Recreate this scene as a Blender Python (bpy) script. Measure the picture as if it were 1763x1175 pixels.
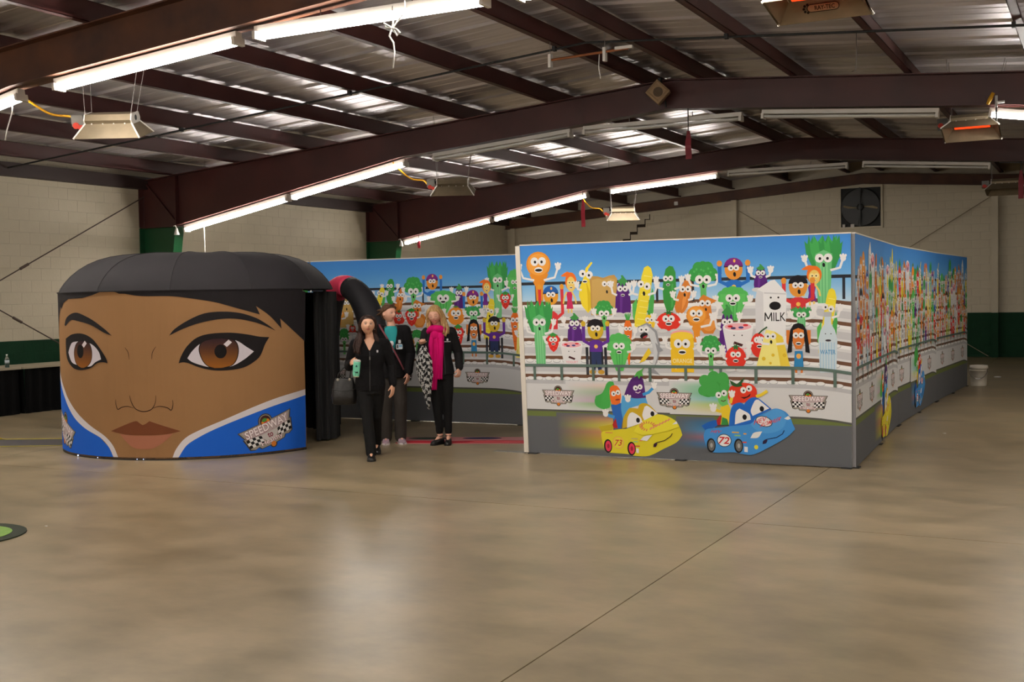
import bpy, bmesh, math, random
from mathutils import Vector, Matrix, noise as mnoise
from mathutils.geometry import tessellate_polygon

for o in list(bpy.data.objects):
    bpy.data.objects.remove(o, do_unlink=True)
SC = bpy.context.scene
COL = SC.collection
PI = math.pi

# ------------------------------------------------------------------ camera, world, exposure
cam_d = bpy.data.cameras.new('camera')
cam_d.sensor_width = 36.0
cam_d.lens = 1970.0 / 1763.0 * 36.0
cam_d.clip_start = 0.05
cam_d.clip_end = 200
cam = bpy.data.objects.new('camera', cam_d)
COL.objects.link(cam)
RIGHT, UP, FWD = Vector((0.88688, 0.46168, -0.01698)), Vector((-0.00299, 0.04250, 0.99909)), Vector((-0.46198, 0.88603, -0.03908))
cam.matrix_world = Matrix(((RIGHT.x, UP.x, -FWD.x, 0), (RIGHT.y, UP.y, -FWD.y, 0), (RIGHT.z, UP.z, -FWD.z, 1.70), (0, 0, 0, 1)))
SC.camera = cam
world = bpy.data.worlds.new('world')
SC.world = world
world.use_nodes = True
world.node_tree.nodes['Background'].inputs['Color'].default_value = (0.6, 0.65, 0.7, 1)
world.node_tree.nodes['Background'].inputs['Strength'].default_value = 0.02
SC.view_settings.view_transform = 'Standard'
SC.view_settings.look = 'None'
SC.view_settings.gamma = 1.0
SC.view_settings.use_curve_mapping = False
SC.view_settings.exposure = 0.0
TUBE_POWER = 74.0
SC.cycles.use_denoising = True
SC.cycles.use_adaptive_sampling = True
SC.cycles.adaptive_threshold = 0.06
SC.cycles.adaptive_min_samples = 16
SC.cycles.max_bounces = 5
SC.cycles.diffuse_bounces = 3
SC.cycles.sample_clamp_indirect = 4.0
SC.cycles.caustics_reflective = False
SC.cycles.caustics_refractive = False

# ------------------------------------------------------------------ materials
def lin(c):
    r = []
    for v in c[:3]:
        v = v / 255.0
        r.append(v / 12.92 if v <= 0.04045 else ((v + 0.055) / 1.055) ** 2.4)
    return tuple(r) + (1.0,)

MATS = {}
def mat(name, rgb, rough=0.6, metal=0.0, var=0.0, vscale=4.0, bump=0.0, bscale=60.0, rgb2=None, stretch=None, emit=0.0, spec=None, alpha=None, trans=0.0, detail=4.0):
    if name in MATS:
        return MATS[name]
    m = bpy.data.materials.new(name)
    m.use_nodes = True
    nt = m.node_tree
    b = nt.nodes['Principled BSDF']
    b.inputs['Base Color'].default_value = lin(rgb)
    b.inputs['Roughness'].default_value = rough
    b.inputs['Metallic'].default_value = metal
    if spec is not None:
        b.inputs['Specular IOR Level'].default_value = spec
    if emit:
        b.inputs['Emission Color'].default_value = lin(rgb)
        b.inputs['Emission Strength'].default_value = emit
    if trans:
        b.inputs['Transmission Weight'].default_value = trans
    co = None
    if var or bump or rgb2:
        co = nt.nodes.new('ShaderNodeTexCoord').outputs['Object']
        if stretch:
            mp = nt.nodes.new('ShaderNodeMapping')
            mp.inputs['Scale'].default_value = stretch
            nt.links.new(co, mp.inputs['Vector'])
            co = mp.outputs['Vector']
    if var or rgb2:
        n = nt.nodes.new('ShaderNodeTexNoise')
        n.inputs['Scale'].default_value = vscale
        n.inputs['Detail'].default_value = detail
        nt.links.new(co, n.inputs['Vector'])
        r = nt.nodes.new('ShaderNodeValToRGB')
        a, c = lin(rgb), lin(rgb2 if rgb2 else rgb)
        if not rgb2:
            a = tuple(v * (1 - var) for v in a[:3]) + (1,)
            c = tuple(min(1, v * (1 + var)) for v in c[:3]) + (1,)
        r.color_ramp.elements[0].color = a
        r.color_ramp.elements[1].color = c
        r.color_ramp.elements[0].position = 0.32
        r.color_ramp.elements[1].position = 0.68
        nt.links.new(n.outputs['Fac'], r.inputs['Fac'])
        nt.links.new(r.outputs['Color'], b.inputs['Base Color'])
    if bump:
        n = nt.nodes.new('ShaderNodeTexNoise')
        n.inputs['Scale'].default_value = bscale
        nt.links.new(co, n.inputs['Vector'])
        bp = nt.nodes.new('ShaderNodeBump')
        bp.inputs['Strength'].default_value = bump
        bp.inputs['Distance'].default_value = 0.01
        nt.links.new(n.outputs['Fac'], bp.inputs['Height'])
        nt.links.new(bp.outputs['Normal'], b.inputs['Normal'])
    MATS[name] = m
    return m

def print_material():
    m = bpy.data.materials.new('printed_fabric')
    m.use_nodes = True
    nt = m.node_tree
    b = nt.nodes['Principled BSDF']
    a = nt.nodes.new('ShaderNodeAttribute')
    a.attribute_name = 'ink'
    nt.links.new(a.outputs['Color'], b.inputs['Base Color'])
    b.inputs['Roughness'].default_value = 0.75
    b.inputs['Specular IOR Level'].default_value = 0.2
    return m
PRINT = print_material()

# ------------------------------------------------------------------ mesh helpers
FRAME = {}          # object name -> (location, rotation about z) of the thing it belongs to

def link(o):
    COL.objects.link(o)
    return o

def thing(name, label, cat, loc=(0, 0, 0), rotz=0.0, group=None):
    o = link(bpy.data.objects.new(name, None))
    o.location = loc
    o.rotation_euler = (0, 0, rotz)
    o.empty_display_size = 0.1
    o['label'] = label
    o['category'] = cat
    if group:
        o['group'] = group
    FRAME[o.name] = (Vector(loc), rotz)
    return o

def tag(o, label, cat, group=None):
    o['label'] = label
    o['category'] = cat
    if group:
        o['group'] = group
    return o

class MB:
    def __init__(s):
        s.v, s.f = [], []
    def add(s, verts, faces):
        k = len(s.v)
        s.v += [Vector(p) for p in verts]
        s.f += [tuple(i + k for i in f) for f in faces]
        return s
    def box(s, p0, p1):
        (a, b, c), (d, e, f) = p0, p1
        return s.add([(a, b, c), (d, b, c), (d, e, c), (a, e, c), (a, b, f), (d, b, f), (d, e, f), (a, e, f)],
                     [(0, 3, 2, 1), (4, 5, 6, 7), (0, 1, 5, 4), (1, 2, 6, 5), (2, 3, 7, 6), (3, 0, 4, 7)])
    def rbox(s, p0, p1, r, axis='z'):
        """box with its four edges along one axis rounded"""
        ax = 'xyz'.index(axis)
        i, j = [k for k in range(3) if k != ax]
        pts = []
        for (sx, sy, a0) in ((1, 1, 0), (0, 1, 90), (0, 0, 180), (1, 0, 270)):
            cx = (p1[i] - r) if sx else (p0[i] + r)
            cy = (p1[j] - r) if sy else (p0[j] + r)
            for t in range(5):
                a = math.radians(a0 + t * 22.5)
                pts.append((cx + r * math.cos(a), cy + r * math.sin(a)))
        n = len(pts)
        vs = []
        for h in (p0[ax], p1[ax]):
            for p in pts:
                q = [0, 0, 0]
                q[i], q[j], q[ax] = p[0], p[1], h
                vs.append(q)
        fs = [tuple(range(n - 1, -1, -1)), tuple(range(n, 2 * n))] + [(k, (k + 1) % n, n + (k + 1) % n, n + k) for k in range(n)]
        return s.add(vs, fs)
    def prism(s, pts, y0, y1, axis='y'):
        n = len(pts)
        vs = []
        for h in (y0, y1):
            for a, b in pts:
                vs.append({'y': (a, h, b), 'x': (h, a, b), 'z': (a, b, h)}[axis])
        tri = tessellate_polygon([[Vector((a, b, 0)) for a, b in pts]])
        fs = [tuple(t) for t in tri] + [tuple(i + n for i in reversed(t)) for t in tri]
        fs += [(k, (k + 1) % n, n + (k + 1) % n, n + k) for k in range(n)]
        return s.add(vs, fs)
    def tube(s, pts, r, n=8, cap=True, flat=1.0):
        pts = [Vector(p) for p in pts]
        m = len(pts)
        rs = r if isinstance(r, (list, tuple)) else [r] * m
        up = None
        rings = []
        for k, p in enumerate(pts):
            t = (pts[min(k + 1, m - 1)] - pts[max(k - 1, 0)]).normalized()
            if up is None:
                up = Vector((0, 0, 1)) if abs(t.z) < 0.9 else Vector((0, 1, 0))
            a = t.cross(up)
            if a.length < 1e-6:
                a = t.cross(Vector((1, 0.3, 0)))
            a.normalize()
            b = a.cross(t).normalized()
            up = b
            rings.append([p + a * (rs[k] * math.cos(2 * PI * i / n)) + b * (rs[k] * flat * math.sin(2 * PI * i / n)) for i in range(n)])
        return s.rings(rings, cap)
    def rings(s, rings, cap=True):
        n = len(rings[0])
        vs = [p for q in rings for p in q]
        fs = []
        for k in range(len(rings) - 1):
            for i in range(n):
                fs.append((k * n + i, k * n + (i + 1) % n, (k + 1) * n + (i + 1) % n, (k + 1) * n + i))
        if cap:
            fs.append(tuple(range(n - 1, -1, -1)))
            e = (len(rings) - 1) * n
            fs.append(tuple(range(e, e + n)))
        return s.add(vs, fs)
    def lathe(s, prof, c=(0, 0, 0), n=24, axis='z'):
        rings = []
        for r, h in prof:
            r = max(r, 1e-5)
            q = []
            for i in range(n):
                a = 2 * PI * i / n
                if axis == 'z':
                    q.append((c[0] + r * math.cos(a), c[1] + r * math.sin(a), c[2] + h))
                elif axis == 'y':
                    q.append((c[0] + r * math.cos(a), c[1] + h, c[2] + r * math.sin(a)))
                else:
                    q.append((c[0] + h, c[1] + r * math.cos(a), c[2] + r * math.sin(a)))
            rings.append(q)
        return s.rings(rings, True)
    def ball(s, c, rx, ry=None, rz=None, n=16, m=10, rot=None):
        ry = rx if ry is None else ry
        rz = rx if rz is None else rz
        rings = []
        for j in range(m + 1):
            t = -PI / 2 + PI * j / m
            q = []
            for i in range(n):
                a = 2 * PI * i / n
                p = Vector((rx * max(math.cos(t), 1e-3) * math.cos(a), ry * max(math.cos(t), 1e-3) * math.sin(a), rz * math.sin(t)))
                if rot is not None:
                    p = rot @ p
                q.append(Vector(c) + p)
            rings.append(q)
        return s.rings(rings, True)
    def ell(s, zs, n=24):
        """stack of horizontal ellipses: (cx, cy, z, rx, ry)"""
        return s.rings([[(cx + rx * math.cos(2 * PI * i / n), cy + ry * math.sin(2 * PI * i / n), z) for i in range(n)] for cx, cy, z, rx, ry in zs], True)
    def move(s, d):
        d = Vector(d)
        s.v = [p + d for p in s.v]
        return s
    def xf(s, M):
        s.v = [M @ p for p in s.v]
        return s
    def build(s, name, material, parent=None, smooth=False, world=False, loc=None, fix=True):
        vs = s.v
        if world and parent is not None and parent.name in FRAME:
            l, rz = FRAME[parent.name]
            R = Matrix.Rotation(-rz, 3, 'Z')
            vs = [R @ (p - l) for p in vs]
        me = bpy.data.meshes.new(name)
        me.from_pydata([tuple(p) for p in vs], [], s.f)
        if fix:
            bm = bmesh.new()
            bm.from_mesh(me)
            bmesh.ops.recalc_face_normals(bm, faces=bm.faces)
            bm.to_mesh(me)
            bm.free()
        if material is not None:
            me.materials.append(material)
        if smooth:
            me.polygons.foreach_set('use_smooth', [True] * len(me.polygons))
        o = link(bpy.data.objects.new(name, me))
        if parent is not None:
            o.parent = parent
            if parent.name in FRAME:
                FRAME[o.name] = FRAME[parent.name]
        if loc is not None:
            o.location = loc
        return o

def struct(o):
    o['kind'] = 'structure'
    return o

def part_copy(src, parent, loc, name=None):
    c = src.copy()
    COL.objects.link(c)
    c.parent = parent
    c.location = loc
    return c

def blend(mb, name, material, parent=None, voxel=0.008, smooth=4, cut=None):
    """one continuous skin grown over overlapping volumes"""
    o = mb.build('tmp_blend', None)
    r = o.modifiers.new('r', 'REMESH')
    r.mode = 'VOXEL'
    r.voxel_size = voxel
    if smooth:
        q = o.modifiers.new('s', 'SMOOTH')
        q.iterations = smooth
        q.factor = 0.5
    dg = bpy.context.evaluated_depsgraph_get()
    me = bpy.data.meshes.new_from_object(o.evaluated_get(dg))
    old = o.data
    bpy.data.objects.remove(o, do_unlink=True)
    bpy.data.meshes.remove(old)
    if cut:
        bm = bmesh.new()
        bm.from_mesh(me)
        bmesh.ops.delete(bm, geom=[f for f in bm.faces if cut(f.calc_center_median())], context='FACES')
        rim = {v: [e.other_vert(v) for e in v.link_edges if e.is_boundary] for v in bm.verts if any(e.is_boundary for e in v.link_edges)}
        for _ in range(10):
            new = {v: (v.co * .4 + sum((n.co for n in ns), Vector()) / len(ns) * .6) for v, ns in rim.items() if ns}
            for v, p in new.items():
                v.co = p
        bm.to_mesh(me)
        bm.free()
    me.name = name
    me.materials.clear()
    me.materials.append(material)
    me.polygons.foreach_set('use_smooth', [True] * len(me.polygons))
    ob = link(bpy.data.objects.new(name, me))
    if parent is not None:
        ob.parent = parent
        if parent.name in FRAME:
            FRAME[ob.name] = FRAME[parent.name]
    return ob
# ------------------------------------------------------------------ building shell
XL, XR, YF, YB = -16.0, 4.8, -13.5, 30.5      # inner faces of the walls
RIDGE, ZT, SL = -5.6, 4.78, 0.08              # ridge line, top of rafters at the ridge, roof slope
def ztop(x):
    return ZT - SL * abs(x - RIDGE)
def zbot(x):
    d = abs(x - RIDGE)
    return 4.36 - 0.0804 * d if d < 4.6 else 3.99 - 0.1837 * (d - 4.6)
FRAMES = [-6.45, 0.95, 8.4, 15.85, 23.2]

M_CREAM = mat('cream_block_paint', (200, 189, 166), 0.6, rgb2=(214, 203, 180), vscale=0.9, bump=0.25, bscale=25)
M_MORTAR = mat('painted_mortar', (198, 187, 167), 0.7, var=0.06, vscale=2)
M_GREEN = mat('green_wall_paint', (12, 54, 31), 0.7, var=0.12, vscale=3, bump=0.2, bscale=25, spec=.2)
M_MAROON = mat('maroon_steel_paint', (80, 37, 34), 0.45, rgb2=(64, 31, 30), vscale=1.3, bump=0.05, bscale=8)
M_RUSTY = mat('rusty_maroon_steel', (68, 41, 32), 0.6, rgb2=(100, 61, 40), vscale=2.2, bump=0.1, bscale=10, detail=8)
M_COLGREEN = mat('green_column_paint', (16, 72, 40), 0.4, var=0.1, vscale=4)
M_WHITE = mat('white_enamel', (232, 230, 226), 0.35)
M_BLACK = mat('black_rubber', (18, 18, 19), 0.6)
M_GREYMETAL = mat('galvanised_steel', (150, 148, 144), 0.4, metal=0.7, var=0.1, vscale=12)
M_WIRE = mat('steel_wire', (120, 112, 110), 0.5, metal=0.6)

def roof_material():
    m = bpy.data.materials.new('galvanised_roof_sheet')
    m.use_nodes = True
    nt = m.node_tree
    b = nt.nodes['Principled BSDF']
    tc = nt.nodes.new('ShaderNodeTexCoord')
    mp = nt.nodes.new('ShaderNodeMapping')
    mp.inputs['Scale'].default_value = (0.35, 5.0, 1)
    nt.links.new(tc.outputs['Object'], mp.inputs['Vector'])
    n = nt.nodes.new('ShaderNodeTexNoise')
    n.inputs['Scale'].default_value = 3.0
    n.inputs['Detail'].default_value = 5
    nt.links.new(mp.outputs['Vector'], n.inputs['Vector'])
    r = nt.nodes.new('ShaderNodeValToRGB')
    r.color_ramp.elements[0].color = lin((230, 224, 228))
    r.color_ramp.elements[1].color = lin((250, 245, 248))
    r.color_ramp.elements[0].position = 0.3
    r.color_ramp.elements[1].position = 0.7
    nt.links.new(n.outputs['Fac'], r.inputs['Fac'])
    nt.links.new(r.outputs['Color'], b.inputs['Base Color'])
    b.inputs['Metallic'].default_value = 0.75
    b.inputs['Roughness'].default_value = 0.43
    bp = nt.nodes.new('ShaderNodeBump')
    bp.inputs['Strength'].default_value = 0.16
    bp.inputs['Distance'].default_value = 0.008
    nt.links.new(n.outputs['Fac'], bp.inputs['Height'])
    nt.links.new(bp.outputs['Normal'], b.inputs['Normal'])
    return m
M_ROOF = roof_material()

def concrete_material():
    m = bpy.data.materials.new('sealed_concrete')
    m.use_nodes = True
    nt = m.node_tree
    b = nt.nodes['Principled BSDF']
    g = nt.nodes.new('ShaderNodeNewGeometry').outputs['Position']
    def noise(scale, detail, sx=1.0, sy=1.0):
        mp = nt.nodes.new('ShaderNodeMapping')
        mp.inputs['Scale'].default_value = (sx, sy, 1)
        mp.inputs['Rotation'].default_value = (0, 0, 0.48)
        nt.links.new(g, mp.inputs['Vector'])
        n = nt.nodes.new('ShaderNodeTexNoise')
        n.inputs['Scale'].default_value = scale
        n.inputs['Detail'].default_value = detail
        n.inputs['Roughness'].default_value = 0.6
        nt.links.new(mp.outputs['Vector'], n.inputs['Vector'])
        return n.outputs['Fac']
    big = noise(0.9, 5)
    streak = noise(1.7, 9, 1.0, 1.6)
    ra = nt.nodes.new('ShaderNodeValToRGB')
    ra.color_ramp.elements[0].color = lin((142, 127, 100))
    ra.color_ramp.elements[1].color = lin((168, 150, 120))
    ra.color_ramp.elements[0].position = 0.3
    ra.color_ramp.elements[1].position = 0.7
    nt.links.new(big, ra.inputs['Fac'])
    rb = nt.nodes.new('ShaderNodeValToRGB')
    rb.color_ramp.elements[0].color = (0.70, 0.71, 0.69, 1)
    rb.color_ramp.elements[1].color = (1.06, 1.05, 1.04, 1)
    rb.color_ramp.elements[0].position = 0.3
    rb.color_ramp.elements[1].position = 0.6
    nt.links.new(streak, rb.inputs['Fac'])
    mx = nt.nodes.new('ShaderNodeMixRGB')
    mx.blend_type = 'MULTIPLY'
    mx.inputs['Fac'].default_value = 1
    nt.links.new(ra.outputs['Color'], mx.inputs['Color1'])
    nt.links.new(rb.outputs['Color'], mx.inputs['Color2'])
    nt.links.new(mx.outputs['Color'], b.inputs['Base Color'])
    rr = nt.nodes.new('ShaderNodeMapRange')
    rr.inputs['To Min'].default_value = 0.24
    rr.inputs['To Max'].default_value = 0.40
    nt.links.new(streak, rr.inputs['Value'])
    nt.links.new(rr.outputs['Result'], b.inputs['Roughness'])
    bp = nt.nodes.new('ShaderNodeBump')
    bp.inputs['Strength'].default_value = 0.12
    bp.inputs['Distance'].default_value = 0.006
    nt.links.new(streak, bp.inputs['Height'])
    nt.links.new(bp.outputs['Normal'], b.inputs['Normal'])
    return m
M_CONC = concrete_material()

# floor: a bed with saw-cut concrete slabs on it
floor = struct(MB().box((XL - .2, YF - .2, -0.20), (XR + .2, YB + .2, -0.018)).build('floor', mat('joint_filler', (60, 48, 36), 0.9)))
xs, ys = [XL - .2, -11.0, -2.37, XR + .2], [YF - .2, -6.6, 0.8, 8.22, 15.65, 23.1, YB + .2]
for i in range(3):
    for j in range(6):
        MB().box((xs[i] + .004, ys[j] + .004, -0.018), (xs[i + 1] - .004, ys[j + 1] - .004, 0)).build('floor_slab', M_CONC, floor)

# painted concrete block walls
def block_mesh(w, h, d):
    b = 0.003
    return [(0, 0, 0), (w, 0, 0), (w, 0, h), (0, 0, h), (b, -d, b), (w - b, -d, b), (w - b, -d, h - b), (b, -d, h - b)], \
        [(4, 5, 6, 7), (0, 1, 5, 4), (1, 2, 6, 5), (2, 3, 7, 6), (3, 0, 4, 7)]

def block_wall(name, length, place, top, near, keep):
    """place(s, z): point on the inner wall face; near(s, z): rank, small shows largest"""
    bw, bh, jt = 0.406, 0.2, 0.010
    cells = []
    rows = int(5.2 / bh)
    for r in range(rows):
        z = -0.1 + r * bh
        off = (r % 2) * bw / 2
        for c in range(-1, int(length / bw) + 1):
            s = c * bw + off
            s0, s1 = max(s, 0), min(s + bw, length)
            zt = min(z + bh, top(s0), top(s1))
            z0 = max(z, 0.0)
            if s1 - s0 < 0.05 or zt - z0 < 0.04:
                continue
            cells.append((near(0.5 * (s0 + s1), z), s0, s1, z0, zt, z >= 1.09))
    return sorted(cells)

def build_blocks(wall, cells, P, keep, depth=0.0032):
    """P(s, out, z): wall coordinates to world; the first `keep` cells become single parts"""
    cache = {}
    rest = {True: MB(), False: MB()}
    for k, (q, s0, s1, z0, z1, cream) in enumerate(cells):
        w, h = s1 - s0 - 0.007, z1 - z0 - 0.007
        vs, fs = block_mesh(w, h, depth)
        m = M_CREAM if cream else M_GREEN
        if k < keep:
            key = (round(w, 3), round(h, 3), cream)
            if key not in cache:
                mb = MB().add([P(v[0], -v[1], v[2]) - P(0, 0, 0) for v in vs], fs)
                o = mb.build('block', m, wall, loc=P(s0 + .0035, 0, z0 + .0035))
                cache[key] = o
            else:
                o = cache[key].copy()
                COL.objects.link(o)
                o.location = P(s0 + .0035, 0, z0 + .0035)
        else:
            rest[cream].add([P(v[0] + s0 + .0035, -v[1], v[2] + z0 + .0035) for v in vs], fs)
    for cream, mb in rest.items():
        if mb.v:
            o = mb.build('block_courses', M_CREAM if cream else M_GREEN, wall)
            o['kind'] = 'stuff'

# left wall, camera sees it from about y = 12 to the back corner
wl = MB().prism([(YF - .2, 0), (YB + .2, 0), (YB + .2, 4.3), (YF - .2, 4.3)], XL - .2, XL, 'x').build('wall_left', M_MORTAR)
struct(wl)
cells = block_wall('l', YB - 6.0, None, lambda s: 4.12, lambda s, z: (abs(s - 8.4) + (0 if 1.0 < z else 30)), 0)
build_blocks(wl, cells, lambda s, o, z: Vector((XL + o, 6.0 + s, z)), 290)
# back wall
wb = MB().prism([(XL - .2, 0), (XR + .2, 0), (XR + .2, ztop(XR) + .2), (RIDGE, ZT + .25), (XL - .2, ztop(XL) + .23)], YB, YB + .2, 'y').build('wall_back', M_MORTAR)
struct(wb)
cells = block_wall('b', XR - XL, None, lambda s: ztop(XL + s) - 0.02, lambda s, z: (abs(XL + s + 4.6) + (0 if 1.0 < z else 3.0)), 0)
build_blocks(wb, cells, lambda s, o, z: Vector((XL + s, YB - o, z)), 290)
# green wainscot bed behind the lower courses
MB().box((XL - .01, 6.0, 0), (XL + .0012, YB, 1.10)).build('wainscot_bed', M_GREEN, wl)
MB().box((XL, YB - .0012, 0), (XR, YB + .01, 1.10)).build('wainscot_bed', M_GREEN, wb)
struct(MB().box((XR, YF - .2, 0), (XR + .2, YB + .2, 4.3)).build('wall_right', M_CREAM))
struct(MB().prism([(XL - .2, 0), (XR + .2, 0), (XR + .2, ztop(XR) + .2), (RIDGE, ZT + .22), (XL - .2, ztop(XL) + .2)], YF - .2, YF, 'y').build('wall_front', M_CREAM))
# stepped crack in the back wall, the gap's darkness painted as strips along the mortar joints
crack = [(-11.46, 3.93), (-11.46, 3.80), (-11.60, 3.80), (-11.60, 3.66), (-11.84, 3.60), (-11.84, 3.46), (-12.05, 3.40), (-12.05, 3.26), (-12.27, 3.20), (-12.27, 3.06)]
mb = MB()
for (a, b), (c, d) in zip(crack[:-1], crack[1:]):
    w = 0.014 if abs(a - c) < .01 else 0.011
    mb.box((min(a, c) - w, YB - .0070, min(b, d) - w), (max(a, c) + w, YB - .0036, max(b, d) + w))
mb.build('wall_crack', mat('crack_painted_dark', (58, 48, 38), 0.95), wb)

# roof: an outer skin, then single ribbed sheets and the purlins under them
def zs_(x, d):
    return ztop(x) + d
roof = MB().prism([(XL - .3, zs_(XL - .3, .285)), (RIDGE, zs_(RIDGE, .285)), (XR + .3, zs_(XR + .3, .285)), (XR + .3, zs_(XR + .3, .36)), (RIDGE, zs_(RIDGE, .36)), (XL - .3, zs_(XL - .3, .36))], YF - .2, YB + .2, 'y').build('ceiling', M_GREYMETAL)
struct(roof)
PW = 0.915
prof = [(0, 0), (0.03, -0.028), (0.06, -0.028), (0.09, 0), (0.29, 0), (0.305, -.006), (.325, 0), (.56, 0), (.575, -.006), (.595, 0), (PW, 0)]
def sheet(x0, x1):
    mb = MB()
    n = len(prof)
    vs = [(x, y, zs_(x, .275) + z) for x in (x0, x1) for y, z in prof]
    return mb.add(vs, [(k, k + 1, n + k + 1, n + k) for k in range(n - 1)])
for x0, x1 in ((XL - .02, RIDGE), (RIDGE, XR + .02)):
    first = None
    y = YF
    while y < YB - .05:
        if first is None:
            first = sheet(x0, x1).build('roof_sheet', M_ROOF, roof, fix=False)
            first.location = (0, y, 0)
        else:
            part_copy(first, roof, (0, y, 0))
        y += PW
PUR = [-6.02 - 1.53 * k for k in range(7)] + [-5.18] + [-3.86 + 1.5 * k for k in range(6)]
for x in PUR:
    # z-section purlin, web leaning with the roof
    z0, z1 = zs_(x, 0.0), zs_(x, 0.237)
    mb = MB()
    mb.box((x - .004, YF, z0), (x + .004, YB, z1))
    mb.box((x - .004, YF, z0), (x + .085, YB, z0 + .006))
    mb.box((x - .07, YF, z1 - .006), (x + .004, YB, z1))
    mb.box((x + .079, YF, z0), (x + .085, YB, z0 + .026))
    mb.build('purlin', M_MAROON, roof)
# eave strut along the left wall
MB().box((XL + .0, YF, 3.80), (XL + .16, YB, 4.02)).build('eave_strut', mat('dark_eave_steel', (52, 36, 34), .6), roof)

# rigid frames
def frame(y, label, rusty=False):
    m = M_RUSTY if rusty else M_MAROON
    t = thing('steel_frame', label, 'roof frame', (RIDGE, y, 0), 0, 'rigid steel roof frames')
    xs = [XL + .05, XL + .9, -10.2, RIDGE, -1.0, XR - .9, XR - .05]
    xb = [-15.1, -10.2, RIDGE, -1.0, 3.9]
    top = [(x, ztop(x)) for x in xs]
    bot = [(x, zbot(x)) for x in xb]
    MB().prism(top + [(xs[-1], 3.09)] + bot[::-1] + [(xs[0], 3.09)], y - .006, y + .006).build('rafter_web', m, t, world=True)
    def flange(pts, name, hw, th):
        for (a, b), (c, d) in zip(pts[:-1], pts[1:]):
            MB().prism([(a, b), (c, d), (c, d + th), (a, b + th)], y - hw, y + hw).build(name, m, t, world=True)
    flange(top, 'top_flange', .11, -.014)
    flange(bot, 'bottom_flange', .11, .016)
    for s in (0, 1):
        wx = XL + .03 if s == 0 else XR - .03
        sg = 1 if s == 0 else -1
        # knee: outer flange, stiffeners
        kb = MB()
        kb.box((wx - .012, y - .11, 3.09), (wx + .012, y + .11, 3.98))
        kb.box((min(wx, wx + sg * .9), y - .11, 3.075), (max(wx, wx + sg * .9), y + .11, 3.10))
        kb.prism([(wx + sg * .87, 3.09), (wx + sg * .89, 3.09), (wx + sg * .89, 4.0), (wx + sg * .87, 4.0)], y - .10, y + .10)
        kb.prism([(wx + sg * .02, 3.97), (wx + sg * .06, 3.97), (wx + sg * .87, 3.14), (wx + sg * .83, 3.14)], y - .05, y + .05)
        kb.build('knee', m, t, world=True)
        cb = MB()
        cb.prism([(wx, 0), (wx + sg * .38, 0), (wx + sg * .87, 3.075), (wx, 3.075)], y - .006, y + .006)
        cb.box((wx - .012, y - .11, 0), (wx + .012, y + .11, 3.075))
        cb.prism([(wx + sg * .38, 0), (wx + sg * .395, 0), (wx + sg * .885, 3.075), (wx + sg * .87, 3.075)], y - .11, y + .11)
        cb.build('column', M_COLGREEN, t, world=True)
        if s == 0:
            MB().box((wx - .02, y - .16, 0), (wx + .45, y + .16, .02)).build('base_plate', M_COLGREEN, t, world=True)
    return t
frame(FRAMES[0], 'maroon steel roof frame farthest behind the camera position')
frame(FRAMES[1], 'maroon steel roof frame just overhead of the camera position')
frame(FRAMES[2], 'rust-stained maroon steel roof frame, nearest one, at the top left', True)
frame(FRAMES[3], 'maroon steel roof frame carrying the square loudspeaker, middle of the three')
frame(FRAMES[4], 'maroon steel roof frame farthest back, before the block end wall')
# gable beam on the back wall
gb = thing('gable_beam', 'rusty brown steel beam sloping along the top of the back block wall', 'beam', (RIDGE, YB - .12, 0))
def zg(x):
    return 4.44 - .072 * abs(x - RIDGE)
for x0, x1 in ((XL + .02, RIDGE), (RIDGE, XR - .02)):
    MB().prism([(x0, zg(x0)), (x1, zg(x1)), (x1, zg(x1) + .26), (x0, zg(x0) + .26)], YB - .16, YB - .148).build('web', M_RUSTY, gb, world=True)
    for dz in (0, .25):
        MB().prism([(x0, zg(x0) + dz), (x1, zg(x1) + dz), (x1, zg(x1) + dz + .012), (x0, zg(x0) + dz + .012)], YB - .22, YB - .03).build('flange', M_RUSTY, gb, world=True)
# wind posts against the back wall
for x, lb in ((-15.72, 'cream painted steel post in the far back left corner'), (-8.98, 'cream painted steel post on back wall left of the fan'), (-2.46, 'cream painted steel post on back wall right of the fan')):
    t = thing('wall_post', lb, 'post', (x, YB - .1, 0), 0, 'cream steel posts along the back wall')
    zt = zg(x) - .002
    for z0, z1, m in ((0, 1.1, M_GREEN), (1.1, zt, M_CREAM)):
        mb = MB()
        mb.box((x - .075, YB - .028, z0), (x + .075, YB - .018, z1))
        mb.box((x - .075, YB - .20, z0), (x + .075, YB - .19, z1))
        mb.box((x - .004, YB - .19, z0), (x + .004, YB - .028, z1))
        mb.build('lower_shaft' if z0 == 0 else 'shaft', m, t, world=True)
# brace rods
M_ROD = mat('dark_brace_rod', (84, 70, 62), .6, metal=.3)
M_RODL = mat('cream_brace_rod', (150, 136, 112), .6)
def rod(name, p, q, r, label, group=None, m=None):
    m = m or M_ROD
    t = thing(name, label, 'brace rod', p, 0, group)
    MB().tube([p, q], r, 8).build('rod', m, t, world=True)
    p, q = Vector(p), Vector(q)
    mid = p.lerp(q, .62)
    d = (q - p).normalized()
    MB().tube([mid - d * .09, mid + d * .09], r * 2.2, 8).build('turnbuckle', m, t, world=True)
rod('brace_rod', (-15.80, 8.6, .15), (-15.80, 15.72, 3.66), .011, 'thin steel brace rod rising to the right on the left block wall', 'wall brace rods')
rod('brace_rod', (-15.84, 8.6, 3.62), (-15.84, 15.5, .12), .011, 'thin steel brace rod falling to the right on the left block wall', 'wall brace rods')
rod('brace_rod', (-2.55, YB - .11, 3.95), (-8.9, YB - .11, .02), .010, 'thin steel brace rod rising to the post right of the fan', 'wall brace rods', M_RODL)
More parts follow.
